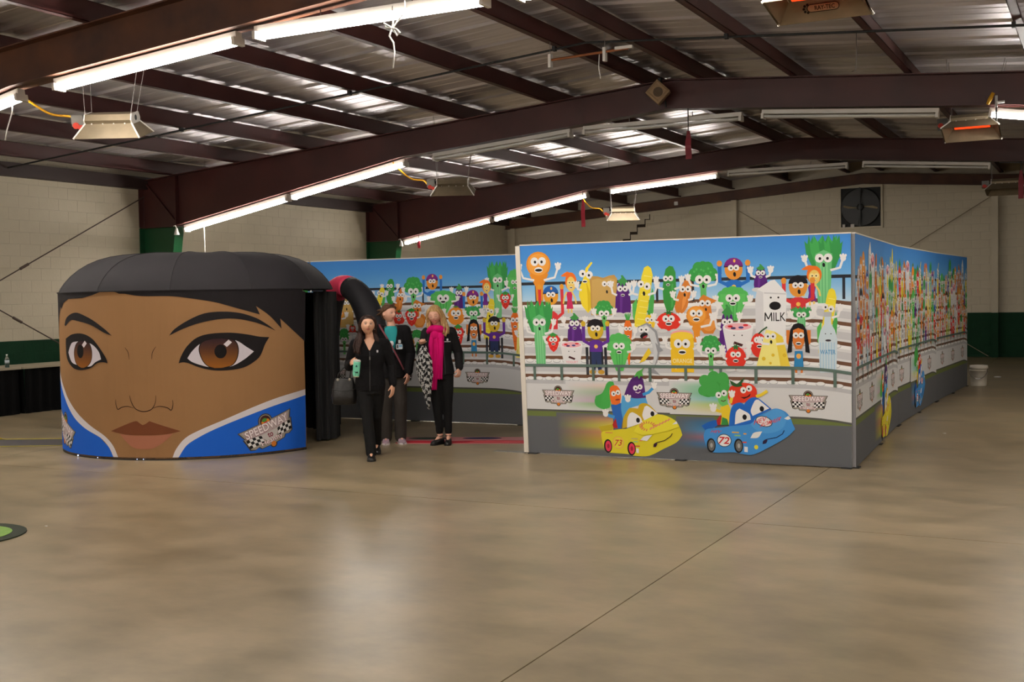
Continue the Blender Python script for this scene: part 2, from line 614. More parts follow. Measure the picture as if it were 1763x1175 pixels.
rod('brace_rod', (-8.85, YB - .15, 3.9), (-2.6, YB - .15, .02), .010, 'thin steel brace rod falling away from the post left of the fan', 'wall brace rods', M_RODL)
# ------------------------------------------------------------------ printed artwork: flat coloured shapes lying on the fabric
TEXT_CACHE = {}
def text_tris(body, bold):
    key = (body, bold)
    if key in TEXT_CACHE:
        return TEXT_CACHE[key]
    cu = bpy.data.curves.new('lettering', 'FONT')
    cu.body = body
    cu.size = 1.0
    cu.offset = bold
    cu.resolution_u = 3
    ob = link(bpy.data.objects.new('lettering', cu))
    dg = bpy.context.evaluated_depsgraph_get()
    me = bpy.data.meshes.new_from_object(ob.evaluated_get(dg))
    me.calc_loop_triangles()
    tr = [[(me.vertices[i].co.x, me.vertices[i].co.y) for i in t.vertices] for t in me.loop_triangles]
    bpy.data.objects.remove(ob, do_unlink=True)
    bpy.data.meshes.remove(me)
    xs = [p[0] for t in tr for p in t]
    zs = [p[1] for t in tr for p in t]
    x0, x1, z0, z1 = min(xs), max(xs), min(zs), max(zs)
    tr = [[((x - x0) / (x1 - x0) - .5, (z - z0) / (z1 - z0) - .5) for x, z in t] for t in tr]
    TEXT_CACHE[key] = tr
    return tr

def smooth_poly(pts, sub=4, corner=50):
    n = len(pts)
    sharp = []
    for i in range(n):
        a, b, c = pts[i - 1], pts[i], pts[(i + 1) % n]
        t = math.degrees(abs((math.atan2(c[1] - b[1], c[0] - b[0]) - math.atan2(b[1] - a[1], b[0] - a[0]) + PI) % (2 * PI) - PI))
        sharp.append(t > corner)
    out = []
    for i in range(n):
        p1, p2 = pts[i], pts[(i + 1) % n]
        p0 = p1 if sharp[i] else pts[i - 1]
        p3 = p2 if sharp[(i + 1) % n] else pts[(i + 2) % n]
        k1, k2 = (1.0 if sharp[i] else .5), (1.0 if sharp[(i + 1) % n] else .5)
        for q in range(sub):
            u = q / sub
            h1, h2, h3, h4 = 2 * u ** 3 - 3 * u * u + 1, -2 * u ** 3 + 3 * u * u, u ** 3 - 2 * u * u + u, u ** 3 - u * u
            out.append(tuple(h1 * p1[j] + h2 * p2[j] + h3 * k1 * (p2[j] - p0[j]) + h4 * k2 * (p3[j] - p1[j]) for j in (0, 1)))
    return out

def mixc(a, b, f):
    return tuple(a[j] * (1 - f) + b[j] * f for j in range(3))

def ramp(cols, t):
    t = max(0.0, min(1.0, t)) * (len(cols) - 1)
    k = min(int(t), len(cols) - 2)
    return mixc(cols[k], cols[k + 1], t - k)

BLK, WHT = (26, 24, 26), (238, 236, 236)
class Art:
    """shapes in metres on the sheet: x to the right, z up; later shapes lie on earlier ones"""
    def __init__(s):
        s.shapes = []
        s.grp = 'printed_ground'
        s.lab = {}
    def _add(s, tris, col):
        xs = [p[0] for t in tris for p in t]
        zs = [p[1] for t in tris for p in t]
        if xs:
            s.shapes.append([tris, col, (min(xs), max(xs), min(zs), max(zs)), s.grp, 0])
    def poly(s, pts, col, smooth=False):
        if smooth:
            pts = smooth_poly(pts)
        tri = tessellate_polygon([[Vector((x, z, 0)) for x, z in pts]])
        s._add([[pts[i] for i in t] for t in tri], col)
    def ell(s, cx, cz, rx, rz, col, rot=0, n=18):
        c, q = math.cos(rot), math.sin(rot)
        pts = []
        for i in range(n):
            a = 2 * PI * i / n
            x, z = rx * math.cos(a), rz * math.sin(a)
            pts.append((cx + x * c - z * q, cz + x * q + z * c))
        s._add([[pts[0], pts[i], pts[i + 1]] for i in range(1, n - 1)], col)
    def stroke(s, pts, w, col, taper=None):
        n = len(pts)
        L, R = [], []
        for k in range(n):
            a, b = pts[max(k - 1, 0)], pts[min(k + 1, n - 1)]
            dx, dz = b[0] - a[0], b[1] - a[1]
            l = math.hypot(dx, dz) or 1
            h = w / 2 * (1 if taper is None else taper[k])
            L.append((pts[k][0] - dz / l * h, pts[k][1] + dx / l * h))
            R.append((pts[k][0] + dz / l * h, pts[k][1] - dx / l * h))
        tr = []
        for k in range(n - 1):
            tr += [[L[k], R[k], R[k + 1]], [L[k], R[k + 1], L[k + 1]]]
        s._add(tr, col)
    def text(s, body, cx, cz, w, h, col, rot=0, bold=0.0, skew=0.0):
        c, q = math.cos(rot), math.sin(rot)
        tr = []
        for t in text_tris(body, bold):
            r = []
            for x, z in t:
                x, z = (x + skew * z) * w, z * h
                r.append((cx + x * c - z * q, cz + x * q + z * c))
            tr.append(r)
        s._add(tr, col)
    def grad(s, x0, x1, z0, z1, cols, vertical=True, n=14):
        """printed colour blend, as bands"""
        c = (lambda x, z: ramp(cols, (z - z0) / (z1 - z0))) if vertical else (lambda x, z: ramp(cols, (x - x0) / (x1 - x0)))
        for i in range(n):
            if vertical:
                a, b = z0 + (z1 - z0) * i / n, z0 + (z1 - z0) * (i + 1) / n
                s._add([[(x0, a), (x1, a), (x1, b)], [(x0, a), (x1, b), (x0, b)]], c)
            else:
                a, b = x0 + (x1 - x0) * i / n, x0 + (x1 - x0) * (i + 1) / n
                s._add([[(a, z0), (b, z0), (b, z1)], [(a, z0), (b, z1), (a, z1)]], c)
    def layers(s):
        for i, a in enumerate(s.shapes):
            x0, x1, z0, z1 = a[2]
            m = 0
            for b in s.shapes[:i]:
                q = b[2]
                if b[4] > m and q[0] < x1 - 1e-6 and q[1] > x0 + 1e-6 and q[2] < z1 - 1e-6 and q[3] > z0 + 1e-6:
                    m = b[4]
            a[4] = m + 1
    def build(s, parent, S, strip=None, base=0.0012, step=0.0001):
        """S(x, z, off): sheet to world; one mesh for each printed figure"""
        s.layers()
        order = []
        groups = {}
        for a in s.shapes:
            if a[3] not in groups:
                groups[a[3]] = []
                order.append(a[3])
            groups[a[3]].append(a)
        l, rz = FRAME[parent.name]
        R = Matrix.Rotation(-rz, 3, 'Z')
        for g in order:
            V, F, K = [], [], []
            for tris, col, bb, _, lay in groups[g]:
                off = base + step * lay
                fn = col if callable(col) else None
                c = None if fn else lin(col)
                for t in tris:
                    for pl in (clip_strips(t, strip) if strip else [t]):
                        k = len(V)
                        for x, z in pl:
                            V.append(R @ (S(x, z, off) - l))
                            K.append(lin(fn(x, z)) if fn else c)
                        F.append(tuple(range(k, k + len(pl))))
            name = g.split('#')[0]
            me = bpy.data.meshes.new(name)
            me.from_pydata([tuple(p) for p in V], [], F)
            at = me.attributes.new('ink', 'FLOAT_COLOR', 'POINT')
            at.data.foreach_set('color', [v for c in K for v in c])
            me.materials.append(PRINT)
            o = link(bpy.data.objects.new(name, me))
            o.parent = parent
            if g in s.lab:
                o['label'] = s.lab[g]

def clip_strips(t, w):
    xs = [p[0] for p in t]
    a, b = math.floor(min(xs) / w), math.ceil(max(xs) / w)
    if b - a <= 1:
        return [t]
    out = []
    for k in range(a, b):
        pl = list(t)
        for lim, sg in ((k * w, 1), ((k + 1) * w, -1)):
            q = []
            for i in range(len(pl)):
                p, r = pl[i], pl[(i + 1) % len(pl)]
                dp, dr = sg * (p[0] - lim), sg * (r[0] - lim)
                if dp >= 0:
                    q.append(p)
                if (dp > 0 > dr) or (dp < 0 < dr):
                    f = dp / (dp - dr)
                    q.append((lim, p[1] + (r[1] - p[1]) * f))
            pl = q
            if len(pl) < 3:
                break
        if len(pl) >= 3:
            out.append(pl)
    return out

# ---- cartoon foods and children of the crowd, each inside a box
class Fig:
    def __init__(s, art, x0, x1, z0, z1, rnd):
        s.a, s.x0, s.z0, s.w, s.h, s.r = art, x0, z0, x1 - x0, z1 - z0, rnd
    def p(s, u, v):
        return (s.x0 + u * s.w, s.z0 + v * s.h)
    def P(s, pts, col):
        s.a.poly([s.p(u, v) for u, v in pts], col)
    def E(s, u, v, ru, rv, col, rot=0, n=16):
        x, z = s.p(u, v)
        s.a.ell(x, z, ru * s.w, rv * s.h, col, rot, n)
    def O(s, u, v, r, col, n=14):
        x, z = s.p(u, v)
        s.a.ell(x, z, r, r, col, 0, n)
    def eyes(s, u, v, r, tilt=0.0, white=WHT):
        x, z = s.p(u, v)
        for k in (-1, 1):
            s.a.ell(x + k * r * .97, z + k * tilt * r, r, r * 1.05, white, 0, 14)
        for k in (-1, 1):
            s.a.ell(x + k * r * .85, z + k * tilt * r - r * .1, r * .33, r * .36, BLK, 0, 8)
    def mouth(s, u, v, r, kind=0):
        x, z = s.p(u, v)
        if kind == 0:
            s.a.ell(x, z, r * .6, r, BLK, .1, 12)
        else:
            s.a.ell(x, z, r * 1.35, r * .85, WHT, 0, 12)
            s.a.ell(x, z - r * .08, r * 1.15, r * .42, BLK, 0, 12)
    def hand(s, x, z, r):
        s.a.ell(x, z, r, r * 1.1, WHT, 0, 10)
        for d in (-.8, 0, .8):
            s.a.ell(x + d * r, z + r * (1.15 - .3 * abs(d)), r * .42, r * .6, WHT, -d * .4, 8)
    def arms(s, u, v, reach, lift, r=0.027, sides=(-1, 1), w=.023):
        for k in sides:
            x, z = s.p(.5 + k * u, v)
            x1, z1 = x + k * reach * .75, z + lift * .2
            x2, z2 = x + k * reach, z + lift
            s.a.stroke([(x, z), (x1, z1), (x2, z2)], w, WHT)
            s.hand(x2, z2, r)
    def feet(s, v=0.02, gap=.25, r=.035):
        for k in (-1, 1):
            x, z = s.p(.5 + k * gap, v)
            s.a.ell(x, z, r * 1.5, r * .6, (214, 214, 214), 0, 10)

def shade(c, f):
    return tuple(max(0, min(255, v * f)) for v in c)

def f_celery(f):
    g, d = (112, 194, 130), (70, 168, 86)
    for k, (a, b) in enumerate([(.02, .30), (.15, .55), (.38, .70), (.52, .92), (.66, .99)]):
        c = d if k % 2 else (58, 150, 78)
        m = (a + b) / 2
        f.P([(m * .6 + .2 - .07, .5), (a + .02, .74), (a - .02, .92), (a + .06, .87), (a + .10, 1.0), (m, .90), (b - .08, .99), (b - .06, .86), (b, .9), (b - .04, .72), (m * .6 + .2 + .09, .5)], c)
    f.P([(.34, 0), (.66, 0), (.72, .72), (.5, .78), (.28, .72)], g)
    for u in (.42, .5, .58):
        f.P([(u - .012, 0), (u + .012, 0), (u + .02, .6), (u - .02, .6)], (140, 214, 150))
    f.arms(.17, .48, f.w * .33, f.h * .17)
    f.eyes(.5, .66, f.w * .115)
    f.mouth(.5, .56, f.w * .06)
def f_broccoli(f):
    g = (62, 158, 76)
    f.P([(.40, 0), (.60, 0), (.60, .35), (.72, .6), (.28, .6), (.40, .35)], (104, 190, 104))
    for u, v, r in ((.2, .68, .2), (.8, .68, .2), (.34, .82, .2), (.66, .82, .2), (.5, .86, .17), (.5, .66, .26)):
        f.E(u, v, r, r * .85 * min(1.3, f.w / f.h + .25), g, 0, 14)
    for k in range(8):
        f.E(.2 + .08 * k, .75 + .07 * math.sin(k * 2.3), .04, .03, (84, 180, 92), 0, 8)
    f.arms(.14, .40, f.w * .38, f.h * .2)
    f.eyes(.5, .56, f.w * .14)
    f.mouth(.5, .40, f.w * .07)
def f_eggplant(f):
    c = (84, 36, 118)
    f.P([(.1, .02), (.9, .02), (.97, .2), (.92, .5), (.78, .78), (.62, .9), (.4, .9), (.22, .76), (.08, .48), (.03, .2)], c)
    f.P([(.3, .05), (.42, .05), (.5, .5), (.42, .85), (.32, .6)], (104, 52, 142))
    f.P([(.2, .84), (.34, .8), (.4, .70), (.5, .80), (.6, .70), (.68, .80), (.82, .82), (.62, .94), (.52, 1.0), (.42, .99), (.45, .93)], (66, 148, 74))
    f.arms(.34, .5, f.w * .34, f.h * .26)
    f.eyes(.5, .66, f.w * .16)
    f.mouth(.5, .5, f.w * .09, 1)
    f.feet()
def f_carrot(f):
    c = (236, 116, 40)
    for u in (.25, .42, .6, .76):
        f.P([(.45, .80), (.55, .80), (u + .08, .98), (u, 1.0), (u - .06, .96)], (74, 166, 80))
    f.P([(.44, 0), (.56, 0), (.72, .3), (.88, .62), (.86, .78), (.7, .86), (.3, .86), (.14, .78), (.12, .62), (.28, .3)], c)
    for v in (.2, .35, .5):
        f.P([(.36, v), (.6, v + .012), (.6, v + .022), (.36, v + .012)], (206, 92, 30))
    f.arms(.3, .5, f.w * .4, f.h * .16)
    f.eyes(.5, .70, f.w * .2)
    f.mouth(.5, .55, f.w * .12, 1)
def f_corn(f):
    f.P([(.62, .02), (.9, .2), (.99, .5), (.92, .66), (.72, .4)], (78, 172, 84))
    f.P([(.2, .05), (.02, .2), (.0, .4), (.22, .5)], (92, 186, 92))
    f.P([(.06, .02), (.48, .0), (.66, .3), (.84, .62), (.95, .85), (.88, .96), (.74, 1.0), (.58, .97), (.46, .84), (.28, .5), (.1, .2)], (240, 220, 60))
    for k in range(9):
        v = .08 + .095 * k
        f.P([(.16 + .05 * k, v), (.55 + .042 * k, v - .02), (.55 + .042 * k, v - .008), (.16 + .05 * k, v + .012)], (250, 236, 130))
    f.arms(.22, .55, f.w * .4, f.h * .14)
    f.eyes(.55, .70, f.w * .15, -.35)
    f.mouth(.54, .57, f.w * .1)
def f_banana(f):
    f.P([(.55, .0), (.85, .1), (.98, .3), (.9, .5), (.62, .72), (.66, .86), (.95, .98), (.86, 1.0), (.5, .88), (.36, .7), (.08, .5), (.02, .34), (.2, .14)], (246, 220, 56))
    f.P([(.55, .03), (.78, .12), (.8, .34), (.5, .62), (.56, .35)], (226, 194, 40))
    f.eyes(.5, .76, f.w * .22, -.2)
    f.mouth(.42, .62, f.w * .12, 1)
    f.arms(.3, .45, f.w * .3, f.h * .1)
def f_bread(f):
    f.P([(.02, 0), (.98, 0), (.98, .72), (1.0, .9), (.9, 1.0), (.7, .98), (.5, .93), (.3, .97), (.1, .98), (.0, .88), (.02, .7)], (196, 154, 84))
    f.P([(.06, .03), (.94, .03), (.94, .72), (.93, .88), (.7, .92), (.5, .88), (.3, .92), (.08, .88)], (206, 168, 98))
    f.eyes(.62, .78, f.w * .09)
    f.mouth(.62, .58, f.w * .06)
    f.arms(.42, .5, f.w * .2, f.h * .2, sides=(1,))
def f_cucumber(f):
    f.P([(.3, 0), (.7, 0), (.95, .2), (.98, .5), (.96, .85), (.8, .98), (.55, 1.0), (.3, .93), (.16, .75), (.06, .5), (.1, .2)], (58, 146, 66))
    f.P([(.6, .05), (.75, .1), (.8, .6), (.66, .6)], (76, 166, 82))
    f.arms(.36, .48, f.w * .5, f.h * .2)
    f.eyes(.46, .72, f.w * .18)
    f.mouth(.44, .58, f.w * .1, 1)
def f_potato(f):
    f.P([(.1, .05), (.45, 0), (.7, .2), (.9, .6), (1.0, .88), (.85, 1.0), (.6, .97), (.35, .75), (.12, .45), (.02, .2)], (214, 128, 54))
    f.P([(.4, .1), (.6, .3), (.8, .7), (.7, .8), (.45, .4)], (232, 150, 74))
    f.arms(.25, .4, f.w * .3, f.h * .15)
    f.eyes(.62, .72, f.w * .16)
    f.mouth(.58, .55, f.w * .1)
def f_drumstick(f):
    c = (232, 146, 46)
    f.P([(.36, .0), (.64, .0), (.66, .35), (.34, .35)], c)
    f.P([(.34, .3), (.66, .3), (.9, .55), (.1, .55)], c)
    f.E(.5, .74, .5, .26, c, 0, 20)
    f.E(.5, .74, .44, .22, (240, 164, 70), 0, 20)
    f.arms(.2, .42, f.w * .6, f.h * .26, .03)
    f.eyes(.5, .80, f.w * .16)
    f.mouth(.5, .63, f.w * .13, 1)
def f_squash(f):
    c = (218, 132, 52)
    f.P([(.3, 0), (.75, .0), (.98, .2), (.95, .4), (.7, .55), (.66, .75), (.98, .84), (.6, .92), (.3, 1.0), (.1, .9), (.1, .6), (.2, .45), (.05, .3), (.1, .12)], c)
    f.E(.55, .22, .32, .16, (232, 154, 76))
    f.arms(.2, .5, f.w * .35, f.h * .2)
    f.eyes(.38, .78, f.w * .15)
    f.mouth(.42, .62, f.w * .08)
def f_lettuce(f):
    g = (86, 184, 92)
    for u, v, r in ((.2, .75, .2), (.8, .75, .2), (.5, .85, .22), (.3, .86, .16), (.7, .86, .16), (.14, .58, .15), (.86, .58, .15)):
        f.E(u, v, r, r * .72, g, 0, 14)
    f.P([(.36, 0), (.64, 0), (.9, .5), (.9, .78), (.1, .78), (.1, .5)], (96, 194, 100))
    for u in (.34, .5, .66):
        f.P([(.5 + (u - .5) * .4, 0), (.5 + (u - .5) * .4 + .025, 0), (u + .02, .7), (u - .01, .7)], (66, 160, 78))
    f.arms(.32, .5, f.w * .24, f.h * .12)
    f.eyes(.5, .66, f.w * .12)
    f.mouth(.5, .5, f.w * .08, 1)
def f_tomato(f, c=(226, 58, 44)):
    f.E(.5, .44, .5, .44, c, 0, 20)
    f.E(.36, .58, .18, .14, shade(c, 1.12))
    f.P([(.28, .86), (.42, .84), (.4, .72), (.5, .8), (.62, .72), (.6, .84), (.76, .88), (.58, .9), (.6, 1.0), (.5, .92), (.4, .98), (.44, .9)], (46, 112, 54))
    f.arms(.42, .4, f.w * .2, f.h * .25)
    f.eyes(.5, .58, f.w * .13)
    f.mouth(.5, .34, f.w * .1, 1)
    f.feet(.0)
def f_strawberry(f):
    c = (226, 50, 44)
    f.P([(.5, 0), (.75, .15), (.95, .5), (.98, .72), (.82, .86), (.18, .86), (.02, .72), (.05, .5), (.25, .15)], c)
    for u, v in ((.3, .3), (.7, .3), (.5, .18), (.15, .6), (.85, .6)):
        f.E(u, v, .02, .02, (248, 190, 90), 0, 6)
    f.P([(.1, .86), (.3, .84), (.36, .74), (.5, .82), (.64, .74), (.7, .84), (.9, .86), (.66, .94), (.5, 1.0), (.34, .94)], (60, 150, 66))
    f.arms(.4, .45, f.w * .26, f.h * .25, .018)
    f.eyes(.5, .64, f.w * .16)
    f.mouth(.5, .42, f.w * .12, 1)
def f_yogurt(f):
    f.P([(.14, .0), (.86, .0), (1.0, .82), (.0, .82)], (232, 230, 232))
    f.E(.5, .84, .5, .16, (240, 240, 242))
    f.E(.5, .85, .44, .12, (238, 180, 190))
    for u, v, c in ((.25, .86, (214, 40, 46)), (.75, .9, (224, 50, 60)), (.6, .82, (70, 70, 130)), (.35, .8, (60, 50, 90))):
        f.E(u, v, .09, .04, c, 0, 8)
    for k in (-1, 1):
        f.O(.5 + k * .13, .56, f.w * .022, BLK, 8)
    f.P([(.34, .28), (.62, .18), (.66, .26), (.38, .36)], (70, 30, 34))
    f.a.text('YOGURT', *f.p(.5, .09), f.w * .55, f.h * .1, (236, 150, 165), 0, .012)
def f_milk(f):
    f.P([(.04, 0), (.9, 0), (.96, .8), (.62, 1.0), (.5, .99), (.1, .86), (.04, .72)], (236, 236, 238))
    f.P([(.04, 0), (.28, 0), (.28, .82), (.1, .86), (.04, .72)], (218, 218, 222))
    f.P([(.3, .80), (.95, .78), (.94, .8), (.3, .82)], (208, 208, 212))
    for u in (.50, .72):
        f.O(u, .74, f.w * .03, BLK, 8)
    f.E(.62, .62, .17, .062, BLK)
    f.a.text('ILK', *f.p(.745, .46), f.w * .36, f.h * .125, (30, 28, 30), 0, .004)
    x, z = f.p(.42, .46)
    W, H = f.w * .10, f.h * .0625
    for q in ([(-W, -H), (-W * .92, H)], [(-W * .95, H), (0, -H * .55)], [(0, -H * .55), (W * .95, H)], [(W * .92, H), (W, -H)]):
        f.a.stroke([(x + a, z + b) for a, b in q], f.w * .034, (30, 28, 30))
def f_juice(f):
    f.P([(.04, .0), (.96, .0), (.98, .8), (.9, .92), (.1, .92), (.02, .8)], (244, 198, 44))
    f.E(.5, .9, .46, .10, (244, 170, 170))
    f.E(.5, .86, .46, .1, (248, 212, 64))
    f.eyes(.5, .68, f.w * .17)
    f.mouth(.5, .48, f.w * .12, 1)
    f.a.text('ORANGE', *f.p(.5, .27), f.w * .8, f.h * .1, (250, 232, 170), 0, .02)
    f.a.text('JUICE', *f.p(.5, .12), f.w * .62, f.h * .1, (250, 232, 170), 0, .02)
    f.arms(.44, .55, f.w * .25, f.h * .2)
def f_cheese(f):
    f.P([(.0, 0), (.72, 0), (.55, .95), (.3, 1.0)], (248, 236, 138))
    f.P([(.72, 0), (1.0, .0), (.8, .8), (.55, .95)], (238, 210, 74))
    for u, v, r in ((.22, .2, .06), (.5, .3, .05), (.84, .3, .06), (.42, .08, .04)):
        f.E(u, v, r, r * .9, (226, 190, 50), 0, 10)
    f.eyes(.43, .82, f.w * .09)
    f.mouth(.45, .66, f.w * .06)
    f.arms(.1, .6, f.w * .3, f.h * .1)
def f_water(f):
    f.P([(.08, .0), (.92, .0), (.98, .55), (.86, .7), (.68, .8), (.66, .92), (.34, .92), (.32, .8), (.14, .7), (.02, .55)], (206, 222, 232))
    f.P([(.3, .92), (.7, .92), (.7, 1.0), (.3, 1.0)], (186, 190, 196))
    for k in range(6):
        f.P([(.1 + .14 * k, .02), (.14 + .14 * k, .02), (.14 + .14 * k, .5), (.1 + .14 * k, .5)], (160, 200, 226))
    for u in (.38, .66):
        f.O(u, .64, f.w * .03, BLK, 8)
    f.E(.52, .53, .15, .018, (60, 50, 60))
    f.a.text('WATER', *f.p(.5, .34), f.w * .78, f.h * .075, (86, 150, 200), 0, .02)
def f_pepper(f, c=(244, 204, 50)):
    f.E(.5, .42, .46, .42, c, 0, 16)
    f.a.stroke([f.p(.5, .8), f.p(.42, .92), f.p(.3, 1.0)], f.w * .14, (70, 150, 70))
    f.eyes(.5, .55, f.w * .2)
    f.mouth(.5, .28, f.w * .12, 1)
def f_pepper_red(f):
    f.E(.5, .42, .46, .42, (226, 58, 44), 0, 16)
    f.a.stroke([f.p(.5, .8), f.p(.7, .92), f.p(1.0, 1.04)], f.w * .08, (46, 84, 48))
    f.eyes(.55, .6, f.w * .16)
    f.mouth(.55, .38, f.w * .12, 1)
    f.arms(.3, .5, f.w * .25, -f.h * .1)
def f_orange(f):
    f.E(.5, .46, .5, .46, (238, 146, 46), 0, 20)
    f.E(.38, .6, .2, .18, (244, 164, 70))
    f.P([(.3, .94), (.5, .88), (.7, .94), (.5, 1.0)], (90, 130, 60))
    f.arms(.44, .4, f.w * .25, f.h * .3)
    f.eyes(.5, .62, f.w * .15)
    f.mouth(.5, .38, f.w * .11, 1)
def f_fish(f):
    g, d = (206, 208, 212), (150, 152, 158)
    pts = [(.12, .9), (.4, .96), (.62, .84), (.74, .6), (.72, .35), (.6, .12)]
    f.a.stroke([f.p(*q) for q in pts], f.w * .34, d, [.8, 1.05, 1, .8, .5, .22])
    f.a.stroke([f.p(u - .03, v - .01) for u, v in pts], f.w * .24, g, [.8, 1.05, 1, .8, .5, .25])
    f.P([(.6, .14), (.85, .0), (.6, .03), (.36, .05)], d)
    f.P([(.7, .66), (.99, .5), (.78, .45)], d)
    f.E(.3, .8, .15, .05, BLK, .4)
    f.E(.34, .77, .09, .02, (170, 60, 70), .4)
    f.eyes(.3, .92, f.w * .1)
    f.P([(.3, .42), (.46, .55), (.55, .45), (.3, .28), (.1, .24)], (240, 206, 56))
def f_kid(f, skin=(226, 150, 60), shirt=(214, 58, 62), cap=None, hair=(30, 28, 34)):
    hx, hz, r = .5, .66, min(f.w * .29, f.h * .26)
    X, Z = f.p(hx, hz)
    for k in (-1, 1):
        x, z = f.p(.5 + k * .2, .22)
        x2, z2 = f.p(.5 + k * .44, .84)
        f.a.stroke([(x, z), ((x + x2) / 2 + k * f.w * .12, z + f.h * .10), (x2, z2 - f.h * .1), (x2, z2)], f.w * .12, shirt)
        f.a.ell(x2, z2, f.w * .085, f.w * .1, skin, 0, 10)
    f.P([(.28, 0), (.72, 0), (.74, .3), (.6, .36), (.4, .36), (.26, .3)], shirt)
    f.a.ell(X, Z, r, r * 1.15, skin, 0, 20)
    top = []
    for i in range(9):
        a = PI * i / 8
        top.append((X + r * 1.05 * math.cos(a), Z + r * .35 + r * .95 * math.sin(a)))
    f.a.poly(top, cap if cap else hair)
    if cap:
        f.a.poly([(X - r * 1.08, Z + r * .25), (X + r * 1.0, Z + r * .25), (X + r * 1.0, Z + r * .48), (X - r * 1.05, Z + r * .48)], hair)
        f.a.poly([(X - r * 1.05, Z + r * .35), (X + r * 1.05, Z + r * .35), (X + r * .9, Z + r * .62), (X - r * .9, Z + r * .62)], shade(cap, .9))
        f.a.ell(X + r * .1, Z + r * .95, r * .14, r * .2, (240, 180, 90), 0, 8)
    f.eyes(hx, hz + r * .18 / f.h, r * .32)
    f.mouth(hx + .03, hz - r * .55 / f.h, r * .27)
    x, z = f.p(.5, .16)
    f.a.ell(x, z, f.w * .07, f.w * .07, (240, 190, 90), 0, 8)
def f_kid_cap(f):
    k = f.r.random()
    if f.x0 < 1.0:
        return f_kid(f, (232, 160, 50), (214, 58, 62), (40, 96, 172))
    f_kid(f, (230, 150, 60), (44, 112, 196), (128, 44, 130))
def f_kid_wheel(f):
    g = Fig(f.a, f.x0, f.x0 + f.w, f.z0 + f.h * .42, f.z0 + f.h, f.r)
    for u in (.16, .84):
        f.P([(u - .05, .02), (u + .05, .02), (u + .05, .5), (u - .05, .5)], (36, 38, 44))
        f.E(u, .2, .04, .17, (60, 62, 70))
    f.P([(.24, .2), (.76, .2), (.74, .5), (.26, .5)], (40, 42, 50))
    f.P([(.32, .1), (.45, .1), (.5, .3), (.55, .1), (.68, .1), (.68, .44), (.32, .44)], (46, 58, 96))
    f.E(.34, .07, .12, .04, (206, 160, 60))
    f.E(.66, .07, .12, .04, (206, 160, 60))
    f_kid(g, (214, 178, 48), (98, 48, 148))
def f_girl_pony(f):
    dress = (206, 50, 96) if f.x0 < 1.0 else (112, 46, 138)
    skin = (240, 206, 110)
    f.P([(.3, .5), (.7, .5), (.64, .3), (.72, .1), (.28, .1), (.36, .3)], dress)
    for k in (-1, 1):
        f.a.stroke([f.p(.5 + k * .16, .5), f.p(.5 + k * .34, .36), f.p(.5 + k * .4, .22)], f.w * .09, skin)
        f.a.stroke([f.p(.5 + k * .1, .1), f.p(.5 + k * .1, 0)], f.w * .1, skin)
    f.E(.62, .74, .36, .22, (238, 118, 40))
    f.P([(.6, .95), (.4, .98), (.2, .94), (.0, .88), (.12, .86), (.3, .86), (.5, .82)], (238, 118, 40))
    f.E(.62, .68, .27, .18, skin)
    f.eyes(.62, .72, f.w * .11, 0, (244, 226, 160))
    f.mouth(.62, .6, f.w * .07, 1)
def f_girl_long(f):
    skin = (220, 126, 56)
    for k in (-1, 1):
        f.P([(.5 + k * .3, .5), (.5 + k * .5, .62), (.5 + k * .5, .86), (.5 + k * .36, .86)], skin)
        f.P([(.5 + k * .07, .02), (.5 + k * .16, .02), (.5 + k * .16, .2), (.5 + k * .07, .2)], skin)
        f.E(.5 + k * .16, .02, .1, .02, (224, 224, 224))
    f.P([(.5, 1.0), (.7, .97), (.84, .86), (.92, .6), (.96, .42), (.78, .44), (.76, .7), (.24, .7), (.22, .44), (.02, .42), (.08, .6), (.16, .86), (.3, .97)], (24, 22, 26))
    f.P([(.3, .14), (.7, .14), (.66, .46), (.34, .46)], (52, 134, 190))
    f.P([(.28, .86), (.5, .9), (.72, .86), (.74, .62), (.62, .5), (.38, .5), (.26, .62)], skin)
    f.eyes(.5, .76, f.w * .12)
    f.mouth(.5, .60, f.w * .09, 1)
    f.E(.5, .36, .1, .05, (240, 180, 90))

FIG = {k[2:]: v for k, v in list(globals().items()) if k.startswith('f_')}
NICE = {'kid': 'child', 'kid_cap': 'child', 'kid_wheel': 'child_in_wheelchair', 'girl_pony': 'girl', 'girl_long': 'girl', 'pepper_red': 'pepper', 'drumstick': 'squash', 'squash': 'yam', 'milk': 'milk_carton', 'juice': 'juice_carton', 'water': 'water_bottle', 'yogurt': 'yogurt_cup'}

